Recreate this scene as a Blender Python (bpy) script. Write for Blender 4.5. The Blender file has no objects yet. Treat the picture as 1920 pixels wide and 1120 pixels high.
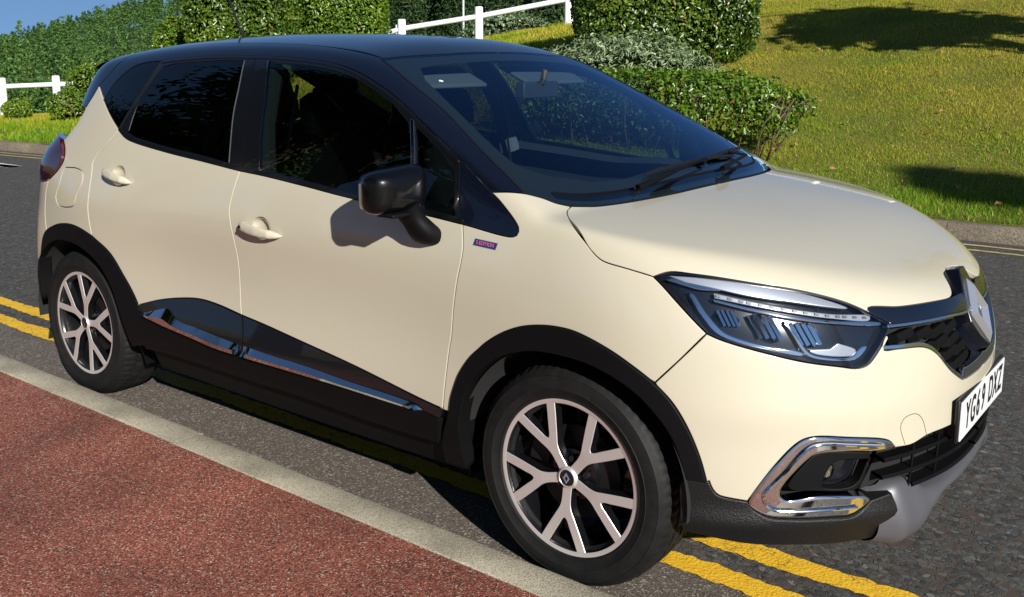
import bpy, bmesh, math, random, json
import numpy as np
from mathutils import Vector, Matrix
from mathutils.geometry import delaunay_2d_cdt

rng = np.random.default_rng(7)
random.seed(7)
SC = bpy.context.scene
COL = SC.collection

# ------------------------------------------------------------------ camera
cam_d = bpy.data.cameras.new('camera')
cam = bpy.data.objects.new('camera', cam_d)
COL.objects.link(cam)
cam.location = (1.4669, -3.0076, 1.5122)
_a, _b, _c = 2.22805, -0.17580, 0.00377
_f = np.array([math.cos(_b) * math.cos(_a), math.cos(_b) * math.sin(_a), math.sin(_b)])
_r = np.array([math.sin(_a), -math.cos(_a), 0.0])
_u = np.cross(_r, _f)
_r2 = math.cos(_c) * _r + math.sin(_c) * _u
_u2 = -math.sin(_c) * _r + math.cos(_c) * _u
cam.rotation_euler = Matrix((( _r2[0], _u2[0], -_f[0]), (_r2[1], _u2[1], -_f[1]), (_r2[2], _u2[2], -_f[2]))).to_euler()
cam_d.sensor_fit = 'HORIZONTAL'
cam_d.sensor_width = 36.0
cam_d.lens = 1829.83 / 1920 * 36
cam_d.shift_y = -133.55 / 1920
cam_d.clip_start = 0.05
cam_d.clip_end = 3000
SC.camera = cam

# ------------------------------------------------------------------ sky, sun, exposure
SUN = np.array([0.80, -0.435, 0.41]); SUN /= np.linalg.norm(SUN)
world = bpy.data.worlds.new('World')
SC.world = world
world.use_nodes = True
wn = world.node_tree
wn.nodes.clear()
sky = wn.nodes.new('ShaderNodeTexSky')
sky.sky_type = 'NISHITA'
sky.sun_disc = False
sky.sun_elevation = math.asin(SUN[2])
sky.sun_rotation = math.atan2(SUN[0], SUN[1])
sky.air_density = 1.0
sky.dust_density = 0.15
sky.ozone_density = 5.0
bg = wn.nodes.new('ShaderNodeBackground')
bg.inputs['Strength'].default_value = 0.06
wo = wn.nodes.new('ShaderNodeOutputWorld')
# look a little higher into the sky everywhere, so that the air near the horizon stays a clear blue
wtc = wn.nodes.new('ShaderNodeTexCoord')
wvm = wn.nodes.new('ShaderNodeVectorMath'); wvm.operation = 'MULTIPLY_ADD'
wvm.inputs[1].default_value = (1, 1, .8); wvm.inputs[2].default_value = (0, 0, .22)
wn.links.new(wtc.outputs['Generated'], wvm.inputs[0]); wn.links.new(wvm.outputs[0], sky.inputs[0])
wn.links.new(sky.outputs[0], bg.inputs[0])
wn.links.new(bg.outputs[0], wo.inputs[0])
sun_d = bpy.data.lights.new('sun', 'SUN')
sun_d.energy = 5.0
sun_d.angle = math.radians(0.5)
sun_d.color = (1.0, 0.96, 0.89)
sun = bpy.data.objects.new('sun', sun_d)
COL.objects.link(sun)
sun.rotation_euler = Vector(SUN).to_track_quat('Z', 'Y').to_euler()
sun.location = (20, -10, 12)
SC.view_settings.view_transform = 'Standard'
SC.view_settings.look = 'None'
SC.view_settings.exposure = 0.6
SC.view_settings.gamma = 1.0
SC.view_settings.use_curve_mapping = False
SC.render.engine = 'CYCLES'
SC.cycles.use_denoising = True
SC.cycles.max_bounces = 8
SC.cycles.transparent_max_bounces = 16
SC.cycles.glossy_bounces = 4
SC.cycles.caustics_reflective = False
SC.cycles.caustics_refractive = False

# ------------------------------------------------------------------ materials
MATS = {}
def new_mat(name):
    m = bpy.data.materials.new(name)
    m.use_nodes = True
    MATS[name] = m
    nt = m.node_tree
    return m, nt, nt.nodes['Principled BSDF']
def N(nt, typ, **kw):
    n = nt.nodes.new('ShaderNode' + typ)
    for k, v in kw.items():
        if k in ('operation', 'blend_type', 'feature', 'data_type', 'noise_dimensions', 'distance', 'interpolation', 'voronoi_dimensions'):
            setattr(n, k, v)
        else:
            n.inputs[k].default_value = v
    return n
def pbr(name, col, rough=.5, metal=0., coat=0., coat_rough=.03, bump=None, spec=None, ior=None):
    m, nt, p = new_mat(name)
    p.inputs['Base Color'].default_value = (*col, 1)
    p.inputs['Roughness'].default_value = rough
    p.inputs['Metallic'].default_value = metal
    p.inputs['Coat Weight'].default_value = coat
    p.inputs['Coat Roughness'].default_value = coat_rough
    if spec is not None: p.inputs['Specular IOR Level'].default_value = spec
    if bump:
        sc, st = bump
        tc = N(nt, 'TexCoord')
        nz = N(nt, 'TexNoise', Scale=sc, Detail=3.0)
        bp = N(nt, 'Bump', Strength=st, Distance=.002)
        nt.links.new(tc.outputs['Object'], nz.inputs['Vector'])
        nt.links.new(nz.outputs['Fac'], bp.inputs['Height'])
        nt.links.new(bp.outputs[0], p.inputs['Normal'])
    return m
def ramp(nt, stops, interp='LINEAR'):
    r = nt.nodes.new('ShaderNodeValToRGB')
    r.color_ramp.interpolation = interp
    els = r.color_ramp.elements
    while len(els) < len(stops): els.new(.5)
    for e, (pos, c) in zip(els, stops):
        e.position = pos
        e.color = (*c, 1) if len(c) == 3 else c
    return r
def lk(nt, a, b): nt.links.new(a, b)
def glass_mat(name, tint, ior=1.5, rough=0.0, refl=(1., 1., 1.)):
    m, nt, p = new_mat(name)
    nt.nodes.remove(p)
    out = nt.nodes['Material Output']
    fr = N(nt, 'Fresnel', IOR=ior)
    ge = N(nt, 'NewGeometry'); mi = N(nt, 'Mix', data_type='FLOAT')
    mi.inputs[2].default_value = ior; mi.inputs[3].default_value = 1 / ior
    lk(nt, ge.outputs['Backfacing'], mi.inputs[0]); lk(nt, mi.outputs[0], fr.inputs['IOR'])
    tr = N(nt, 'BsdfTransparent', Color=(*tint, 1))
    gl = N(nt, 'BsdfGlossy', Color=(*refl, 1), Roughness=rough)
    mx = N(nt, 'MixShader')
    lk(nt, fr.outputs[0], mx.inputs[0]); lk(nt, tr.outputs[0], mx.inputs[1]); lk(nt, gl.outputs[0], mx.inputs[2])
    lk(nt, mx.outputs[0], out.inputs[0])
    return m

def paint_mat():
    m, nt, p = new_mat('cream_paint')
    p.inputs['Base Color'].default_value = (.485, .448, .345, 1)
    p.inputs['Roughness'].default_value = .42
    p.inputs['Coat Weight'].default_value = 1.0
    p.inputs['Coat Roughness'].default_value = .025
    p.inputs['Coat IOR'].default_value = 1.6
    tc = N(nt, 'TexCoord')
    nz = N(nt, 'TexNoise', Scale=900., Detail=2.)
    bp = N(nt, 'Bump', Strength=.018, Distance=.0006)
    lk(nt, tc.outputs['Object'], nz.inputs['Vector']); lk(nt, nz.outputs['Fac'], bp.inputs['Height'])
    lk(nt, bp.outputs[0], p.inputs['Coat Normal'])
    # faint dust in the clear coat
    n2 = N(nt, 'TexNoise', Scale=3.5, Detail=6., Roughness=.7)
    r2 = ramp(nt, [(.45, (.02,)*3), (.75, (.10,)*3)])
    lk(nt, tc.outputs['Object'], n2.inputs['Vector']); lk(nt, n2.outputs['Fac'], r2.inputs[0]); lk(nt, r2.outputs[0], p.inputs['Coat Roughness'])
    return m
paint_mat()
pbr('gloss_black', (.0025, .0035, .009), .25, coat=1.0, coat_rough=.015)
_mb = pbr('mirror_black', (.002, .0022, .003), .3, coat=1.0, coat_rough=.02)
_mb.node_tree.nodes['Principled BSDF'].inputs['Coat IOR'].default_value = 1.3
_mb.node_tree.nodes['Principled BSDF'].inputs['Specular IOR Level'].default_value = .15
pbr('piano_black', (.003, .003, .004), .3, coat=1.0, coat_rough=.03)
pbr('matte_plastic', (.0035, .0035, .004), .55, bump=(420, .35), spec=.12)
pbr('sill_plastic', (.0045, .0045, .005), .45, bump=(300, .15), spec=.08)
pbr('grain_plastic', (.007, .007, .0075), .45, bump=(260, .9), spec=.3)
pbr('dark_void', (.004, .004, .004), .9)
pbr('rubber', (.006, .006, .007), .55, spec=.3)
pbr('liner', (.008, .008, .008), .85, bump=(120, .5))
pbr('chrome', (.78, .79, .80), .06, metal=1.0)
pbr('satin_silver', (.10, .10, .112), .42, metal=.4)
pbr('emblem_silver', (.80, .81, .83), .22, metal=.85)
pbr('alloy', (.74, .715, .70), .38, metal=.65)
pbr('wheel_black', (.004, .004, .005), .25, coat=1.0)
pbr('disc_steel', (.035, .033, .033), .5, metal=.8)
pbr('seat_fabric', (.007, .007, .008), .9, bump=(200, .4), spec=.1)
pbr('cabin_plastic', (.02, .021, .024), .6, bump=(250, .3))
pbr('headliner', (.06, .065, .07), .9)
pbr('lamp_black', (.006, .007, .010), .2, coat=.6)
pbr('lamp_silver', (.55, .56, .60), .25, metal=.7)
pbr('lamp_white', (.42, .44, .48), .2, metal=.5)
pbr('plate_white', (.78, .79, .80), .35, coat=.5)
pbr('plate_black', (.006, .006, .006), .4)
pbr('badge_blue', (.012, .02, .10), .25, coat=1.0)
pbr('badge_pink', (.55, .12, .22), .4)
pbr('tail_red', (.12, .003, .012), .12, coat=1.0, coat_rough=.01)
pbr('tail_dark', (.035, .002, .012), .12, coat=1.0, coat_rough=.01)
glass_mat('screen_glass', (.66, .82, .88), 1.95, refl=(.48, .72, 1.))
glass_mat('side_glass', (.23, .285, .28), 1.72)
glass_mat('privacy_glass', (.06, .065, .07), 1.7)
glass_mat('lens_glass', (.93, .95, .97), 1.5)
def tyre_mat():
    m, nt, p = new_mat('tyre')
    p.inputs['Roughness'].default_value = .62
    p.inputs['Specular IOR Level'].default_value = .22
    tc = N(nt, 'TexCoord')
    nz = N(nt, 'TexNoise', Scale=18., Detail=8., Roughness=.75)
    r = ramp(nt, [(.4, (.006, .006, .006)), (.62, (.010, .010, .0095)), (.8, (.022, .021, .018))])
    lk(nt, tc.outputs['Object'], nz.inputs['Vector']); lk(nt, nz.outputs['Fac'], r.inputs[0]); lk(nt, r.outputs[0], p.inputs['Base Color'])
    n2 = N(nt, 'TexNoise', Scale=350., Detail=2.)
    b = N(nt, 'Bump', Strength=.25, Distance=.001)
    lk(nt, tc.outputs['Object'], n2.inputs['Vector']); lk(nt, n2.outputs['Fac'], b.inputs['Height']); lk(nt, b.outputs[0], p.inputs['Normal'])
tyre_mat()

# ------------------------------------------------------------------ object helpers
def tag(o, label=None, cat=None, group=None, kind=None):
    if label: o['label'] = label
    if cat: o['category'] = cat
    if group: o['group'] = group
    if kind: o['kind'] = kind
    return o
def empty(name, loc=(0, 0, 0), rz=0., parent=None):
    o = bpy.data.objects.new(name, None)
    COL.objects.link(o)
    o.location = loc
    o.rotation_euler = (0, 0, rz)
    o.empty_display_size = .1
    if parent: o.parent = parent
    return o
def link_mesh(name, me, parent=None, loc=None):
    o = bpy.data.objects.new(name, me)
    COL.objects.link(o)
    if parent is not None: o.parent = parent
    if loc is not None: o.location = loc
    return o
def mesh_from(name, V, Fc, mats, parent=None, smooth=True, normals=None, fmat=None, recalc=False, sharp=None):
    me = bpy.data.meshes.new(name)
    me.from_pydata([tuple(map(float, v)) for v in V], [], [tuple(map(int, f)) for f in Fc])
    if isinstance(mats, str): mats = [mats]
    for m in mats: me.materials.append(MATS[m])
    if fmat is not None: me.polygons.foreach_set('material_index', np.asarray(fmat, dtype=np.int32))
    if recalc:
        bm = bmesh.new(); bm.from_mesh(me)
        bmesh.ops.recalc_face_normals(bm, faces=bm.faces)
        bm.to_mesh(me); bm.free()
    me.polygons.foreach_set('use_smooth', np.full(len(me.polygons), bool(smooth)))
    if sharp is not None: me.set_sharp_from_angle(angle=math.radians(sharp))
    if normals is not None:
        me.normals_split_custom_set_from_vertices([tuple(map(float, n)) for n in normals])
    me.update()
    return link_mesh(name, me, parent)
def quick_mesh(name, V, F3, mat, parent=None, nper=3, colors=None, smooth=False):
    """numpy arrays -> mesh, all faces with nper corners"""
    V = np.asarray(V, np.float32); F3 = np.asarray(F3, np.int32)
    me = bpy.data.meshes.new(name)
    me.vertices.add(len(V)); me.vertices.foreach_set('co', V.ravel())
    me.loops.add(F3.size); me.loops.foreach_set('vertex_index', F3.ravel())
    me.polygons.add(len(F3)); me.polygons.foreach_set('loop_start', np.arange(0, F3.size, nper, dtype=np.int32))
    me.update(calc_edges=True)
    if smooth: me.polygons.foreach_set('use_smooth', np.ones(len(F3), bool))
    for m in ([mat] if isinstance(mat, str) else mat): me.materials.append(MATS[m])
    if colors is not None:
        at = me.attributes.new('tint', 'FLOAT', 'POINT')
        at.data.foreach_set('value', np.asarray(colors, np.float32))
    me.validate()
    return link_mesh(name, me, parent)
class MB:
    """collects simple shapes into one mesh"""
    def __init__(s): s.v = []; s.f = []
    def add(s, V, Fc):
        n = len(s.v); s.v += [tuple(v) for v in V]; s.f += [tuple(i + n for i in f) for f in Fc]; return s
    def box(s, c, d, R=None):
        c = np.array(c, float); d = np.array(d, float) / 2
        V = np.array([(x, y, z) for x in (-1, 1) for y in (-1, 1) for z in (-1, 1)]) * d
        if R is not None: V = V @ np.array(R).T
        return s.add(V + c, [(0, 1, 3, 2), (4, 6, 7, 5), (0, 4, 5, 1), (2, 3, 7, 6), (0, 2, 6, 4), (1, 5, 7, 3)])
    def tube(s, path, rad, n=8, cap=True):
        path = [np.array(p, float) for p in path]; m = len(path)
        rad = [rad] * m if np.isscalar(rad) else rad
        V = []; up = np.array([0.13, .21, 1.0])
        for i, p in enumerate(path):
            t = path[min(i + 1, m - 1)] - path[max(i - 1, 0)]; t /= np.linalg.norm(t) + 1e-12
            a = np.cross(t, up)
            if np.linalg.norm(a) < .05: a = np.cross(t, [1, 0, 0])
            a /= np.linalg.norm(a); b = np.cross(t, a)
            for k in range(n):
                w = 2 * math.pi * k / n
                V.append(p + rad[i] * (math.cos(w) * a + math.sin(w) * b))
        Fc = [(i * n + k, i * n + (k + 1) % n, (i + 1) * n + (k + 1) % n, (i + 1) * n + k) for i in range(m - 1) for k in range(n)]
        if cap: Fc += [tuple(range(n))[::-1], tuple(range((m - 1) * n, m * n))]
        return s.add(V, Fc)
    def build(s, name, mat, parent=None, smooth=True, sharp=40, bevel=None):
        o = mesh_from(name, s.v, s.f, mat, parent, smooth=smooth, recalc=True, sharp=sharp)
        if bevel:
            md = o.modifiers.new('bevel', 'BEVEL'); md.width = bevel; md.segments = 2; md.limit_method = 'ANGLE'
        return o
def sgrid(nu, nv, fn, closed_u=False, closed_v=False):
    V = [fn(i, j) for i in range(nu) for j in range(nv)]
    Fc = []
    for i in range(nu if closed_u else nu - 1):
        for j in range(nv if closed_v else nv - 1):
            a = i * nv + j; b = ((i + 1) % nu) * nv + j; c = ((i + 1) % nu) * nv + (j + 1) % nv; d = i * nv + (j + 1) % nv
            Fc.append((a, b, c, d))
    return V, Fc
# ------------------------------------------------------------------ car: outer skin as a smooth solid F(x, y, z) > 0
# ---------- smooth 1D / 2D interpolation ----------
def nspline(xs,ys):
    xs=np.asarray(xs,float);ys=np.asarray(ys,float)
    if xs[0]>xs[-1]: xs=xs[::-1];ys=ys[::-1]
    n=len(xs);h=np.diff(xs);A=np.zeros((n,n));b=np.zeros((n,)+ys.shape[1:])
    A[0,0]=A[-1,-1]=1
    for i in range(1,n-1):
        A[i,i-1]=h[i-1];A[i,i]=2*(h[i-1]+h[i]);A[i,i+1]=h[i]
        b[i]=6*((ys[i+1]-ys[i])/h[i]-(ys[i]-ys[i-1])/h[i-1])
    M=np.linalg.solve(A,b)
    s0=(ys[1]-ys[0])/h[0]-h[0]*M[1]/6;s1=(ys[-1]-ys[-2])/h[-1]+h[-1]*M[-2]/6
    def f(x):
        x=np.asarray(x,float);xc=np.clip(x,xs[0],xs[-1])
        i=np.clip(np.searchsorted(xs,xc)-1,0,n-2)
        a=(xs[i+1]-xc)/h[i];c=1-a
        v=a*ys[i]+c*ys[i+1]+((a**3-a)*M[i]+(c**3-c)*M[i+1])*h[i]**2/6
        return v+np.where(x<xs[0],(x-xs[0])*s0,0)+np.where(x>xs[-1],(x-xs[-1])*s1,0)
    return f
def smin(a,b,k):
    h=np.maximum(k-np.abs(a-b),0)/k
    return np.minimum(a,b)-h**3*k/6
def smax(a,b,k): return -smin(-a,-b,k)
ZL=[.16,.26,.34,.44,.56,.68,.80,.90,.98,1.05,1.12,1.25,1.40,1.55]
TX={ .45:[.81,.845,.868,.878,.882,.882,.876,.862,.840,.810,.775,.70,.60,.50],
     .0: [.81,.850,.875,.886,.889,.889,.886,.876,.858,.832,.795,.715,.625,.525],
    -.45:[.81,.848,.870,.879,.873,.868,.870,.868,.855,.834,.808,.750,.670,.580],
    -1.2:[.81,.846,.868,.877,.864,.856,.863,.871,.862,.847,.824,.772,.700,.612],
    -1.9:[.81,.846,.868,.878,.866,.862,.874,.881,.870,.854,.830,.776,.702,.614],
    -2.6:[.82,.856,.876,.887,.889,.889,.888,.881,.868,.850,.824,.766,.690,.600],
    -3.2:[.80,.826,.838,.838,.834,.828,.810,.800,.812,.806,.752,.664,.600,.560]}
_xs=sorted(TX);_tz=[nspline(ZL,TX[x]) for x in _xs]
_gz=np.linspace(.1,1.65,156);_T=np.array([t(_gz) for t in _tz])   # stations x z
_gx=np.linspace(-3.5,.9,221);_G=np.array([nspline(_xs,_T[:,k])(_gx) for k in range(156)]).T
def _blur(A,ax,s):
    r=int(3*s);k=np.exp(-.5*(np.arange(-r,r+1)/s)**2);k/=k.sum()
    P=np.concatenate([np.repeat(A.take([0],ax),r,ax),A,np.repeat(A.take([-1],ax),r,ax)],ax)
    return np.apply_along_axis(lambda v:np.convolve(v,k,'valid'),ax,P)
_G=_blur(_G,1,2.0)
def _cr(p0,p1,p2,p3,t):
    return .5*(2*p1+(p2-p0)*t+(2*p0-5*p1+4*p2-p3)*t*t+(3*p1-p0-3*p2+p3)*t**3)
def halfwidth(x,z):
    u=np.clip((x+3.5)/.02,1,218-1e-6);v=np.clip((z-.1)/.01,1,153-1e-6)
    i=u.astype(int);j=v.astype(int);a=u-i;b=v-j
    r=[_cr(_G[i-1+m,j-1],_G[i-1+m,j],_G[i-1+m,j+1],_G[i-1+m,j+2],b) for m in range(4)]
    return _cr(*r,a)
XN=nspline([.16,.22,.28,.36,.46,.56,.66,.76,.83,.90,.98],[.80,.845,.872,.886,.893,.891,.885,.866,.842,.798,.73])
XR=nspline([.16,.26,.40,.60,.80,.95,1.10,1.30,1.45,1.6],[-3.08,-3.17,-3.235,-3.25,-3.225,-3.19,-3.125,-3.02,-2.94,-2.86])
HOOD=nspline([.95,.82,.7,.5,.3,.1,-.1,-.4],[.81,.880,.926,.993,1.040,1.073,1.097,1.118])
ROOF=nspline([-.6,-.9,-1.15,-1.45,-1.8,-2.2,-2.6,-3.0],[1.495,1.542,1.574,1.592,1.596,1.583,1.547,1.487])
def F(P):
    x=P[...,0];y=np.abs(P[...,1]);z=P[...,2]
    b=.008*np.exp(-((z-.605)/.065)**2)*np.clip((x-.25)/.25,0,1)*np.clip((y-.30)/.22,0,1)
    fs=(halfwidth(x,z)+b-y)*.97
    fn=(XN(z)+b-.19*(y/.6)**2.5-x)*.95
    q=np.clip((z-.98)/.30,0,1);fr=(x-XR(z)-(.10+.07*q*q*(3-2*q))*(y/.6)**2.4)*.95
    fh=(HOOD(x)-.026*(y/.7)**2.6-z)*.96
    xb=.02-.125*(y/.7)**2
    d=xb-x
    fw=(1.078+.50*d-.035*d*d-z)*.9
    fro=(ROOF(x)-.055*(y/.6)**2.6-z)
    ft=smax(fh,smin(fw,fro,.05),.02)
    f=smin(fn,fs,.32)
    f=smin(f,ft,.085-.045*np.exp(-((x-.02)/.28)**2))
    f=smin(f,fr,.16)
    return f
def march(O,D,t0,t1,n=120):
    """first crossing outside->inside along rays; returns t (nan if none)"""
    ts=np.linspace(0,1,n);t=np.full(O.shape[0],np.nan);lo=np.zeros(len(t));hi=np.zeros(len(t));found=np.zeros(len(t),bool)
    prev=np.full(len(t),t0) if np.isscalar(t0) else t0.copy()
    for s in ts[1:]:
        cur=t0+(t1-t0)*s
        cur=np.full(len(t),cur) if np.isscalar(cur) else cur
        m=~found
        if not m.any():break
        v=F(O[m]+D[m]*cur[m,None])
        hit=np.where(m)[0][v>0]
        lo[hit]=prev[hit];hi[hit]=cur[hit];found[hit]=True
        prev=cur
    idx=np.where(found)[0]
    l=lo[idx];h=hi[idx]
    for _ in range(30):
        mid=(l+h)/2;v=F(O[idx]+D[idx]*mid[:,None])>0
        h=np.where(v,mid,h);l=np.where(v,l,mid)
    t[idx]=(l+h)/2
    return t
def normal(P,e=1e-3):
    g=np.stack([F(P+np.array(d)*e)-F(P-np.array(d)*e) for d in np.eye(3)],-1)
    return -g/np.linalg.norm(g,axis=-1,keepdims=True)

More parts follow.
